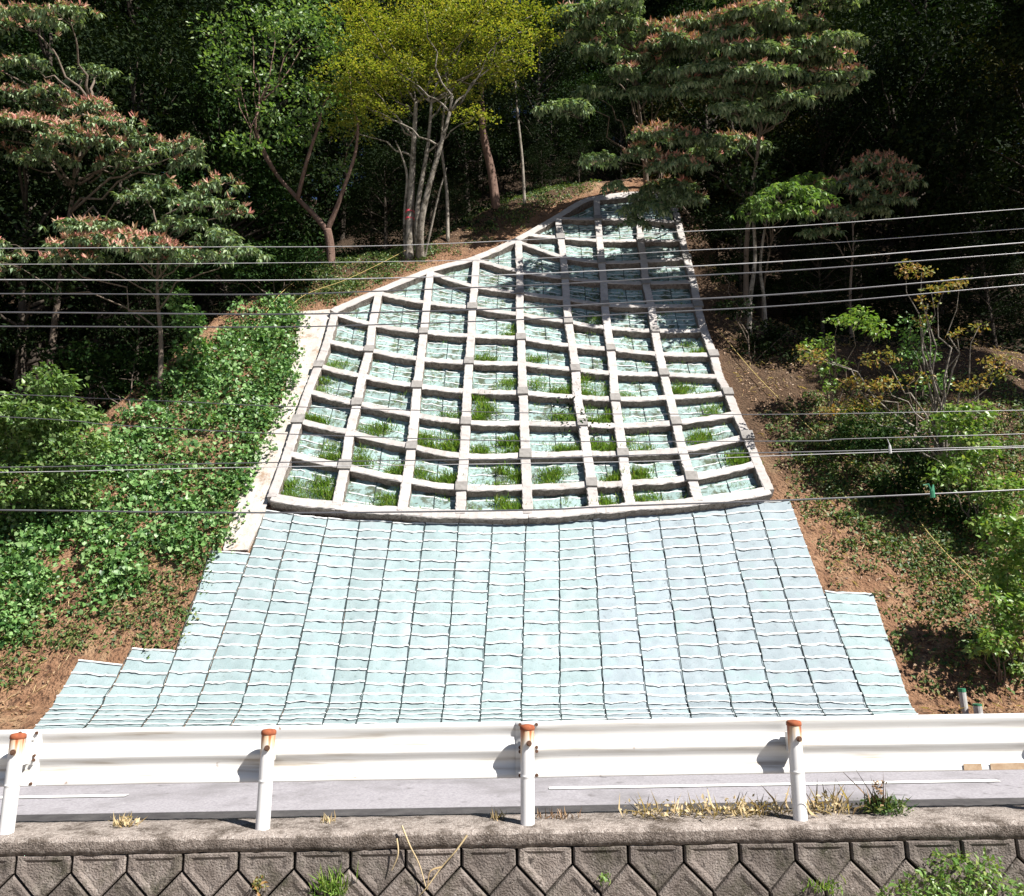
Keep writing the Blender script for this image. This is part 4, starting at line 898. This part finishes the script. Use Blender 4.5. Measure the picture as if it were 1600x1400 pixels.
shrub('shrub', 'yellowish green shrub mound at the left border below the wires', (70, 800), [(80, 600, 42, 24), (60, 640, 60, 28), (110, 650, 40, 26), (30, 690, 50, 36), (90, 710, 50, 34), (135, 690, 34, 24), (40, 750, 60, 34), (10, 640, 40, 26), (100, 770, 44, 26), (20, 810, 60, 26)], 'leaf_fresh', 71, dz=-0.8, per=520, leaf=0.15, tpl=TH)
shrub('shrub', 'dark leafy bush below the forked tree on the left bank', (430, 465), [(420, 400, 50, 20), (380, 420, 44, 20), (340, 400, 44, 22), (450, 425, 36, 16), (400, 440, 46, 16), (480, 400, 30, 14), (300, 425, 40, 16)], 'leaf_mid', 72, dz=0.0, per=480, leaf=0.15)
shrub('shrub', 'climbing leaf column in the shade left of the vine bank', (300, 580), [(295, 500, 24, 24), (300, 545, 28, 22), (280, 470, 18, 16), (315, 590, 30, 20)], 'leaf_kudzu', 73, per=420, leaf=0.16, tpl=TH)
shrub('shrub', 'dim leafy undergrowth in the hollow behind the left shrub mound', (200, 640), [(210, 560, 44, 20), (160, 600, 40, 20), (250, 620, 40, 18), (200, 640, 44, 18), (120, 560, 44, 18)], 'leaf_mid', 74, dz=0.8, per=380, leaf=0.16, tpl=TH)
shrub('sapling', 'bare twigged sapling with orange leaves on the right bank', (1475, 720), [(1440, 425, 22, 7), (1480, 445, 26, 6), (1415, 415, 14, 8), (1455, 455, 16, 8), (1500, 440, 16, 6), (1450, 475, 14, 8), (1440, 500, 12, 8), (1495, 520, 14, 6), (1530, 510, 14, 6), (1555, 560, 22, 7), (1440, 590, 20, 8), (1385, 600, 30, 10), (1350, 630, 30, 8), (1310, 640, 26, 7), (1370, 560, 26, 12), (1330, 600, 22, 10), (1270, 560, 20, 9), (1250, 545, 12, 6), (1560, 580, 24, 8), (1520, 600, 30, 8)], 'leaf_orange', 75, dz=-0.6, per=330, leaf=0.12, bark='bark_pale', stemr=0.05, cat='sapling')
shrub('shrub', 'bright yellow green bush under the lower right wires beside the sapling', (1300, 660), [(1345, 500, 32, 13), (1375, 515, 22, 12), (1310, 500, 18, 7), (1275, 545, 26, 15), (1295, 575, 20, 13), (1300, 600, 16, 10)], 'leaf_bush', 76, dz=-0.6, per=330, leaf=0.14, tpl=TH)
shrub('shrub', 'blue green bush behind the orange sapling', (1440, 690), [(1425, 510, 24, 20), (1440, 545, 28, 22), (1420, 560, 24, 18), (1460, 600, 24, 20)], 'leaf_kudzu', 77, dz=0.3, per=330, leaf=0.13)
shrub('shrub', 'bright green leafy bush at the right border above the guardrail', (1590, 1040), [(1575, 850, 36, 30), (1595, 910, 40, 40), (1560, 900, 24, 28), (1600, 960, 36, 30), (1562, 965, 22, 24), (1610, 830, 36, 30)], 'leaf_bush', 78, dz=-0.3, per=420, leaf=0.16, tpl=TH)
shrub('shrub', 'bright green bush below the sapling, crossed by the lowest cable', (1530, 830), [(1580, 770, 36, 26), (1545, 760, 38, 24), (1500, 720, 32, 22), (1530, 700, 28, 20), (1475, 740, 24, 18), (1500, 680, 28, 16), (1520, 645, 34, 16), (1470, 660, 26, 14), (1560, 810, 34, 24)], 'leaf_bush', 88, dz=-0.4, per=380, leaf=0.15, tpl=TH)
shrub('shrub', 'dark tangled undergrowth below the orange sapling on the right bank', (1420, 800), [(1400, 690, 50, 26), (1350, 680, 40, 20), (1450, 760, 44, 34), (1400, 760, 40, 22), (1480, 830, 36, 28), (1500, 900, 34, 30), (1440, 830, 30, 20), (1530, 960, 30, 26)], 'leaf_mid', 79, dz=0.0, per=520, leaf=0.13)

shrub('shrub', 'dark leafy thicket in the shade beside the upper right grid edge', (1175, 560), [(1150, 480, 26, 16), (1185, 520, 34, 18), (1215, 560, 34, 16), (1180, 590, 30, 14), (1130, 430, 20, 14), (1240, 520, 36, 18)], 'leaf_dark', 89, dz=0.3, per=420, leaf=0.14)
shrub('shrub', 'bright leafy bush mass at the right border above the marker stakes', (1560, 1060), [(1590, 1000, 34, 26), (1560, 1000, 26, 20), (1530, 1010, 20, 14), (1610, 1040, 36, 20), (1545, 930, 24, 18)], 'leaf_bush', 90, dz=-0.2, per=380, leaf=0.14, tpl=TH)
shrub('shrub', 'low mixed green shrub on the right bank below the orange sapling', (1360, 720), [(1340, 650, 34, 14), (1290, 690, 30, 12), (1380, 660, 30, 16), (1260, 720, 24, 10), (1330, 720, 34, 12)], 'leaf_weed', 99, dz=-0.2, per=420, leaf=0.13)
# ------------------------------------------------------------------ ground cover (uncountable)
def scatter_cover(name, label, cat, regions, mat, seed, leaf, tpl, area, clump_r=(0.3, 0.6), per=60, hgt=0.35, spread_up=0.5, aspect=0.85):
    """regions: list of (picture polygon, clumps per square metre)"""
    rg = np.random.default_rng(seed); out = []; x0, x1, y0, y1 = area
    for poly, dens in regions:
        n = int((x1-x0)*(y1-y0)*1.5*dens); x = rg.uniform(x0, x1, n); y = rg.uniform(y0, y1, n); z = H(x, y)
        px, py, zc = proj(np.stack([x, y, z], -1)); k = inpoly(px, py, poly) & (noise2(x, y, 0.9) > -0.75)
        x, y, z = x[k], y[k], z[k]
        for cx_, cy_, cz_ in zip(x, y, z):
            r = rg.uniform(*clump_r); m = int(per*(r/clump_r[1])**2)+3; nn = nrm(np.array(cx_), np.array(cy_))
            th = rg.uniform(0, 2*pi, m); q = np.sqrt(rg.random(m)); a = np.array([1, 0, 0]); b = np.cross(nn, a)
            hh = hgt*(r/clump_r[1])*rg.uniform(0.6, 1.3)
            P = np.array([cx_, cy_, cz_]) + (r*q*np.cos(th))[:, None]*a + (r*q*np.sin(th))[:, None]*b + (hh*(1-q**2)*rg.uniform(0.3, 1.0, m)+0.03)[:, None]*nn
            out.append((P, np.broadcast_to(nn, P.shape)*0.6 + np.array([0, 0, spread_up])))
    P = np.concatenate([o_[0] for o_ in out]); Nn = unit(np.concatenate([o_[1] for o_ in out]) + 0.55*rg.normal(size=P.shape)); n = len(P)
    D = rg.normal(size=(n, 3)) + np.array([0, -0.5, -0.5]); L = leaf*(0.45+1.1*rg.random(n)**1.5)
    V, F = leaf_arrays(P, D, Nn, L, L*aspect, tpl); return obj(name, V, F, M[mat], kind='stuff', label=label, category=cat)
D1 = [(474, 480), (462, 560), (448, 640), (408, 700), (415, 720), (378, 770), (356, 850), (330, 866), (200, 935), (0, 1005), (-700, 1060), (-700, 880), (0, 830), (60, 760), (150, 690), (250, 600), (320, 550), (380, 500), (440, 470)]
S1 = [(330, 866), (296, 1000), (280, 1012), (200, 1012), (110, 1028), (60, 1060), (0, 1075), (-700, 1110), (-700, 1020), (0, 985), (200, 920)]
S1b = [(440, 480), (520, 474), (600, 440), (672, 410), (700, 385), (660, 386), (520, 411), (440, 434), (380, 500)]
S1c = [(672, 410), (744, 388), (811, 358), (871, 322), (931, 293), (931, 284), (850, 297), (776, 321), (720, 353), (680, 375)]
scatter_cover('vine_cover', 'dense bright green climbing vine leaves blanketing the left bank', 'vines', [(D1, 7.5)], 'leaf_kudzu', 81, 0.13, TH, (-26, -3, 17, 33), (0.22, 0.7), 105, 0.95)
scatter_cover('low_weeds', 'sparse low weeds on the brown soil of the left bank', 'weeds', [(S1, 9.0), (S1b, 18.0), (S1c, 5.0)], 'leaf_weed', 82, 0.12, T4, (-26, 6, 16, 42), (0.15, 0.42), 42, 0.22, aspect=0.5)
scatter_cover('creeper_weeds', 'mixed slender weeds and dead leaves tangled through the left vine bank', 'weeds', [(D1, 3.0)], 'leaf_weed', 85, 0.14, T4, (-19, -3, 17, 33), (0.15, 0.4), 40, 0.95, aspect=0.3)
S2 = [(1190, 640), (1240, 770), (1262, 830), (1296, 915), (1366, 925), (1432, 1080), (1650, 1090), (1750, 1000), (1750, 560), (1300, 600)]
S2d = [(1230, 680), (1300, 800), (1380, 870), (1460, 960), (1560, 1050), (1750, 1050), (1750, 640), (1300, 640)]
scatter_cover('low_weeds', 'patchy low weeds and creepers on the brown right bank', 'weeds', [(S2, 7.0), (S2d, 12.0)], 'leaf_weed', 83, 0.115, T4, (5, 19, 15, 30), (0.15, 0.42), 40, 0.22, aspect=0.55)
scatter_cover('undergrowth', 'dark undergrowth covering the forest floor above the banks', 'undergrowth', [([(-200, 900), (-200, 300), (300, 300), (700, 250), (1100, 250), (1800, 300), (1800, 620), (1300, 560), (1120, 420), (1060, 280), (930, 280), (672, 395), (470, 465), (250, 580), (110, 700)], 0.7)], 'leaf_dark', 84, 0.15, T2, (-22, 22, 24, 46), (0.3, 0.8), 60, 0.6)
# fallen leaves and straw on bare soil
def litter(name, label, cat, regions, mat, seed, n, size, area, aspect):
    rg = np.random.default_rng(seed); x = rg.uniform(area[0], area[1], n); y = rg.uniform(area[2], area[3], n); z = H(x, y); px, py, zc = proj(np.stack([x, y, z], -1))
    k = np.zeros(n, bool)
    for poly in regions: k |= inpoly(px, py, poly)
    k &= ~inpoly(px, py, MAT_POLY); x, y, z = x[k], y[k], z[k]; nn = nrm(x, y); P = np.stack([x, y, z], -1)+nn*0.03
    D = rg.normal(size=P.shape); D -= nn*np.sum(D*nn, -1)[:, None]*0.8; L = size*rg.uniform(0.5, 1.5, len(P))
    V, F = leaf_arrays(P, D, unit(nn+0.35*rg.normal(size=P.shape)), L, L*aspect, T2); return obj(name, V, F, M[mat], kind='stuff', label=label, category=cat)
ALL = [[(-300, 1140), (-300, 300), (1900, 300), (1900, 1140)]]
litter('leaf_litter', 'dry fallen leaves and twigs scattered over the bare soil', 'leaf litter', ALL, 'litter', 91, 60000, 0.085, (-20, 20, 14, 38), 0.45)
def clods(n, seed, area):
    rg = np.random.default_rng(seed); x = rg.uniform(area[0], area[1], n); y = rg.uniform(area[2], area[3], n); z = H(x, y); px, py, zc = proj(np.stack([x, y, z], -1)); k = ~inpoly(px, py, MAT_POLY); C = np.stack([x, y, z], -1)[k]; m = len(C)
    o8 = np.array([(1, 0, 0), (0, 1, 0), (-1, 0, 0), (0, -1, 0), (0, 0, 1), (0, 0, -1)], float); f8 = np.array([(0, 1, 4), (1, 2, 4), (2, 3, 4), (3, 0, 4), (1, 0, 5), (2, 1, 5), (3, 2, 5), (0, 3, 5)])
    s = np.minimum(0.022*np.exp(rg.normal(0, 0.5, m)), 0.055); V = C[:, None] + (o8[None]*(1+0.35*np.clip(rg.normal(size=(m, 6, 1)), -1.5, 1.5)) + 0.2*rg.normal(size=(m, 6, 3)))*s[:, None, None]; F = f8[None]+(np.arange(m)*6)[:, None, None]
    obj('soil_clods', V.reshape(-1, 3), F.reshape(-1, 3), M['soil'], kind='stuff', label='small clods and stones strewn over the bare banks', category='soil')
clods(16000, 93, (-19, 18, 15, 30))
litter('dry_straw', 'dry straw stalks lying on the brown banks', 'straw', ALL, 'straw', 92, 14000, 0.26, (-20, 20, 14, 34), 0.05)

# grass in the cells
def blades(rg, C, n, h, spread, lean, Nn, up=1.0):
    P = C + rg.normal(0, 1, (n, 3))*spread; D = np.array([0, 0, up]) + lean + rg.normal(0, 0.42, (n, 3)); L = h*rg.uniform(0.5, 1.25, n)
    return leaf_arrays(P, D, np.array([0.35, -0.8, 0.5]) + 0.55*rg.normal(size=(n, 3)), L, np.full(n, 0.014), T2)
rg = np.random.default_rng(95); out = []; thin = []
for (c, r, bl_, br_, tl, tr) in CELLS:
    if r >= 8 and c >= 3 or r >= 9: p = 0.60
    elif r >= 6: p = 0.28
    else: p = 0.06
    if c <= 2 and r < 10: p *= 0.35
    for u0 in (0.25, 0.75):
        if rg.random() > p: continue
        w = rg.uniform(0.12, 0.22)
        for q in range(int(rg.integers(3, 7))):
            u = np.clip(u0 + rg.normal(0, w*0.6), 0.14, 0.86); v = 0.14 + abs(rg.normal(0, 0.22))
            C = (bl_*(1-u)+br_*u)*(1-v) + (tl*(1-u)+tr*u)*v; C = np.array([C[0], C[1], H0(C[0], C[1])]) + N53*0.08
            out.append(blades(rg, C, 190, (0.19 if r > 8 else 0.15)*rg.uniform(0.5, 1.4), np.array([0.20, 0.06, 0.08]), np.array([0, -0.55, 0]), N53))
    # weathered tufts pushing through
    for q in range(4):
        u, v = rg.uniform(0.12, 0.88), rg.uniform(0.12, 0.8); C = (bl_*(1-u)+br_*u)*(1-v) + (tl*(1-u)+tr*u)*v; C = np.array([C[0], C[1], H0(C[0], C[1])]) + N53*0.09
        out.append(blades(rg, C, 9, 0.14, np.array([0.10, 0.03, 0.03]), np.array([0, -0.6, -0.1]), N53))
V, F = join(out); obj('grass_tufts', V, F, M['grass'], kind='stuff', label='fresh green grass tufts sprouting in the openings of the concrete grid', category='grass')
# creeper on the seventh column
rg = np.random.default_rng(96); blobs = [(at(898, 605, proj(GW[6][9])[2]-0.5), (0.18, 0.12, 0.35)), (at(880, 628, proj(GW[6][9])[2]-0.4), (0.4, 0.15, 0.25)), (at(906, 650, proj(GW[6][10])[2]-0.5), (0.16, 0.12, 0.4)), (at(934, 668, proj(GW[7][10])[2]-0.3), (0.4, 0.15, 0.25)), (at(880, 660, proj(GW[6][10])[2]-0.2), (0.4, 0.15, 0.3))]
V, F = clumps(rg, blobs, 420, 0.11, 0.7, T2); o = obj('creeper', V, F, M['leaf_mid']); o['label'] = 'dark creeper hanging over a beam near the grid centre'; o['category'] = 'creeper'

# ------------------------------------------------------------------ weeds on the wall
def on_cope(px, y=6.62): x = (px-800)/FPX*zc_at(y, 0.6); return np.array([x, y, 0.53+GRADE*x])
def tuft(name, label, C, n, h, sp, mat, seed, cat='weed', lean=(0, 0, 0), w=0.010, extra=None, bend=0.45):
    rg = np.random.default_rng(seed); P = C + rg.normal(0, 1, (n, 3))*np.array(sp); D = np.array([0, 0, 1.0]) + np.array(lean) + rg.normal(0, bend, (n, 3)); L = h*rg.uniform(0.4, 1.25, n)
    parts = [leaf_arrays(P, D, rg.normal(size=(n, 3)), L, np.full(n, w), T4)]
    if extra:
        m = extra; Q = C + rg.normal(0, 1, (m, 3))*np.array(sp)*1.2 + np.array([0, 0, 1])*rg.uniform(0.1, 0.9, (m, 1))*h*0.7
        L2 = 0.035*rg.uniform(0.6, 1.5, m); parts.append(leaf_arrays(Q, rg.normal(size=(m, 3)), rg.normal(size=(m, 3))+np.array([0, -0.3, 0.8]), L2, L2*0.5, T2))
    V, F = join(parts); V[:, 2] = np.maximum(V[:, 2], C[2]-0.02) if sp[2] == 0 else V[:, 2]
    o = obj(name, V, F, M[mat]); o['label'] = label; o['category'] = cat; return o
for k, (px, n, h, lab) in enumerate([(1022, 60, 0.24, 'dry straw tuft on the coping midway between the two right posts'), (1085, 70, 0.22, 'dry straw tuft on the coping left of the dense straw clump'), (1150, 90, 0.26, 'dense dry straw clump just left of the right guardrail post'), (1195, 60, 0.2, 'thin dry straw touching the left side of the right guardrail post'), (1290, 90, 0.30, 'dry straw tuft just right of the right guardrail post')]):
    tuft('dry_grass', lab, on_cope(px), int(n*0.7), h*0.75, (0.11, 0.05, 0), 'straw', 200+k, 'dry grass', w=0.0028, extra=60, bend=0.75)
tuft('weed', 'green and yellow weed with a tall seed stalk on the coping at right', on_cope(1382), 60, 0.16, (0.07, 0.05, 0), 'leaf_weed', 210, extra=330, w=0.012)
tuft('seed_stalk', 'tall dark seed stalk rising from the green weed on the coping', on_cope(1376), 14, 0.40, (0.018, 0.02, 0), 'litter', 211, 'weed', w=0.007, extra=60)
tuft('dry_grass', 'small yellow tuft on the coping between the two left posts', on_cope(196), 40, 0.10, (0.04, 0.03, 0), 'straw', 212, 'dry grass', extra=30)
tuft('dry_grass', 'tiny dry tuft right of the second post from the left', on_cope(512), 22, 0.08, (0.03, 0.03, 0), 'straw', 213, 'dry grass')
tuft('dry_grass', 'small dry tuft on the coping left of the middle post', on_cope(775), 26, 0.09, (0.03, 0.03, 0), 'straw', 214, 'dry grass')
tuft('dry_grass', 'low brown tuft on the coping just right of the middle post', on_cope(870), 46, 0.08, (0.10, 0.03, 0), 'litter', 215, 'dry grass')
def wallp(px, py): return at_y(px, py, WF-0.02)
tuft('grass_clump', 'bright green grass clump sprouting from the block joints at lower left', wallp(520, 1396), 110, 0.16, (0.07, 0.03, 0.03), 'grass', 216, 'grass', (0, -0.4, 0), 0.010)
tuft('grass_clump', 'small dark grass clump in a block joint left of the green bush', wallp(1290, 1390), 60, 0.10, (0.08, 0.03, 0.02), 'grass', 217, 'grass', (0, -0.4, 0), 0.009)
tuft('weed', 'tiny weed in a block joint right of the dry stems', wallp(946, 1376), 10, 0.05, (0.02, 0.02, 0.02), 'leaf_bush', 218, extra=24)
tuft('weed', 'small brown weed in a block joint near the lower left', wallp(405, 1388), 14, 0.07, (0.02, 0.02, 0.02), 'leaf_orange', 219, extra=30)
rg = np.random.default_rng(220); bb = MB()
bush = thing('wall_bush', wallp(1500, 1400), 'leafy green bush spilling over the block wall at lower right', 'bush')
blobs = []
for px, py, hw, hh in [(1500, 1375, 60, 30), (1550, 1385, 50, 26), (1470, 1395, 60, 24), (1530, 1350, 40, 18), (1440, 1385, 40, 14), (1580, 1400, 40, 22), (1410, 1398, 40, 12), (1480, 1345, 30, 12)]:
    c = at_y(px, py, WF-0.12-0.1*rg.random()); zc = proj(c)[2]; blobs.append((c, (hw/FPX*zc, 0.12, hh/FPX*zc)))
    bb.add(*tube(branch_path(rg, wallp(1500, 1440), c, 6, 0.02, 0.1), np.linspace(0.008, 0.003, 6), 5))
bb.build('stem', M['bark'], bush); V, F = clumps(rg, blobs, 7500, 0.045, 0.45, T4, up=0.8); obj('foliage', V, F, M['leaf_bush'], bush)
def stems(name, label, paths, r, mat, cat, yy=WF-0.03):
    m = MB()
    for p in paths: m.add(*tube(smooth_path([at_y(a, b, yy-0.02*(i % 2)) for i, (a, b) in enumerate(p)], 4*len(p)), np.linspace(r, r*0.5, 4*len(p)), 5))
    o = m.build(name, M[mat]); o['label'] = label; o['category'] = cat; return o
stems('dry_stem', 'long dry plant stems hanging crossed over the block wall left of centre', [[(628, 1290), (640, 1320), (655, 1350), (665, 1385)], [(730, 1305), (712, 1330), (690, 1355), (668, 1385), (655, 1400)], [(620, 1310), (622, 1335), (612, 1360)], [(690, 1355), (672, 1362), (668, 1390)]], 0.007, 'straw', 'stem')

# ------------------------------------------------------------------ ropes, stakes and cables
def rope(label, pts, r=0.014, lift=0.18, name='rope'):
    P = []
    for a, b in pts:
        g = hit(a, b); g[2] = float(H(g[0], g[1])); P.append(g + nrm(g[0], g[1])*lift)
    V, F = tube(smooth_path(P, 12*len(P)), r*0.75, 6); o = obj(name, V, F, M['rope'], smooth=True); o['label'] = label; o['category'] = 'rope'
rope('yellow rope running down the right bank beside the grid', [(1120, 515), (1180, 590), (1250, 660), (1310, 715), (1360, 750), (1408, 776), (1440, 830), (1480, 880), (1530, 930)], 0.016)
rope('yellow rope tied to the maple and stretched down to the left bank', [(655, 388), (600, 415), (540, 445), (480, 470), (440, 500)], 0.014, 0.3)
rope('pale rope lying on the upper left vine bank', [(480, 440), (440, 470), (400, 525)], 0.014, 0.4)
def stake(px, pyb, pyt, w, label):
    g = hit(px, pyb); g[2] = float(H(g[0], g[1])); zc = proj(g)[2]; h = (pyb-pyt)/FPX*zc; t = thing('marker_stake', g, label, 'stake')
    r = w/2/FPX*zc; V, F = tube([g+np.array([0, 0, -0.2]), g+np.array([-0.02, 0, h*0.86])], r, 14); obj('pipe', V, F, M['clip'], t, smooth=False)
    V, F = tube([g+np.array([-0.02, 0, h*0.86+0.001]), g+np.array([-0.02, 0, h])], r*1.04, 14); obj('cap', V, F, M['green_cap'], t)
stake(1508, 1112, 1073, 11, 'tall white marker stake with green top beside the right end of the mat'); stake(1530, 1116, 1097, 13, 'short white marker stake with green top right of the taller stake')
def cable(label, pts, y, r, mat='wire'):
    pts = [(-900, pts[0][1]+(pts[0][1]-pts[1][1])/(pts[1][0]-pts[0][0])*900*0.6)] + pts + [(2500, pts[-1][1]+(pts[-1][1]-pts[-2][1])/(pts[-1][0]-pts[-2][0])*900)]
    P = np.array([at_y(a, b, y) for a, b in pts]); q = smooth_path(P, 120); V, F = tube(q, r, 7); o = obj('overhead_cable', V, F, M[mat], smooth=True)
    o['label'] = label; o['category'] = 'cable'; o['group'] = 'overhead cables crossing the slope'; return o
cable('thin topmost overhead cable, the highest at the right border', [(0, 388), (300, 386), (630, 383), (1065, 362), (1260, 352), (1600, 326)], 14.0, 0.0064, 'wire_pale')
cable('thin overhead cable, second from the top at the right border', [(0, 413), (400, 411), (800, 405), (1080, 391), (1260, 382), (1600, 357)], 14.2, 0.0058, 'wire_pale')
cable('bright overhead cable, third from the top at the right border', [(0, 437), (400, 438), (700, 432), (894, 425), (1260, 406), (1600, 379)], 13.6, 0.0093, 'wire_pale')
cable('dark overhead cable crossing just under the left grid corner, fourth from the top', [(0, 459), (400, 460), (590, 455), (820, 446), (960, 439), (1080, 431), (1260, 421), (1600, 395)], 13.4, 0.0116)
cable('dark thick overhead cable, fifth from the top', [(0, 488), (400, 491), (600, 488), (820, 481), (1010, 471), (1260, 457), (1600, 428)], 13.2, 0.0136)
cable('dark overhead cable, lowest of the upper six', [(0, 510), (400, 511), (600, 507), (820, 499), (1010, 489), (1260, 475), (1600, 445)], 13.0, 0.0109)
cable('thin sagging cable crossing the middle of the grid, highest of the lower five', [(0, 616), (141, 622), (272, 627), (445, 635), (820, 645), (1035, 647), (1260, 647), (1600, 641)], 14.0, 0.0075)
cable('thin sagging cable, second highest of the lower five', [(0, 651), (164, 663), (296, 671), (500, 680), (820, 689), (1260, 689), (1317, 686), (1600, 678)], 13.8, 0.0082)
c9 = cable('cable above the lowest grid rows, upper of a close pair', [(0, 730), (128, 728), (400, 723), (662, 719), (820, 717), (1035, 710), (1260, 706), (1600, 697)], 13.6, 0.0095)
c10 = cable('cable above the lowest grid rows, lower of a close pair', [(0, 738), (200, 734), (400, 730), (820, 724), (1035, 720), (1186, 713), (1391, 706), (1600, 699)], 13.5, 0.0064, 'wire_pale')
c11 = cable('thick dark lowest cable crossing at the bottom beam of the grid', [(0, 797), (250, 800), (500, 801), (820, 797), (960, 791), (1188, 783), (1406, 774), (1600, 765)], 13.2, 0.0143)
m = MB(); p = at_y(1391, 705, 13.5); m.add(*tube([p+np.array([0, 0, -0.04]), p+np.array([0, 0, 0.08]), p+np.array([0.0, 0, 0.12]), p+np.array([-0.03, 0, 0.22])], [0.026, 0.024, 0.010, 0.006], 8)); m.build('clip', M['clip'], c10)
m = MB(); p = at_y(1457, 772, 13.2); m.add(*tube([p+np.array([0, 0, -0.06]), p+np.array([0, 0, 0.05]), p+np.array([0.03, 0, 0.16])], [0.04, 0.04, 0.01], 8)); m.add(*tube([p, p+np.array([-0.05, 0, 0.17]), p+np.array([-0.14, 0, 0.15])], 0.012, 6)); m.build('clip', M['green_cap'], c11)
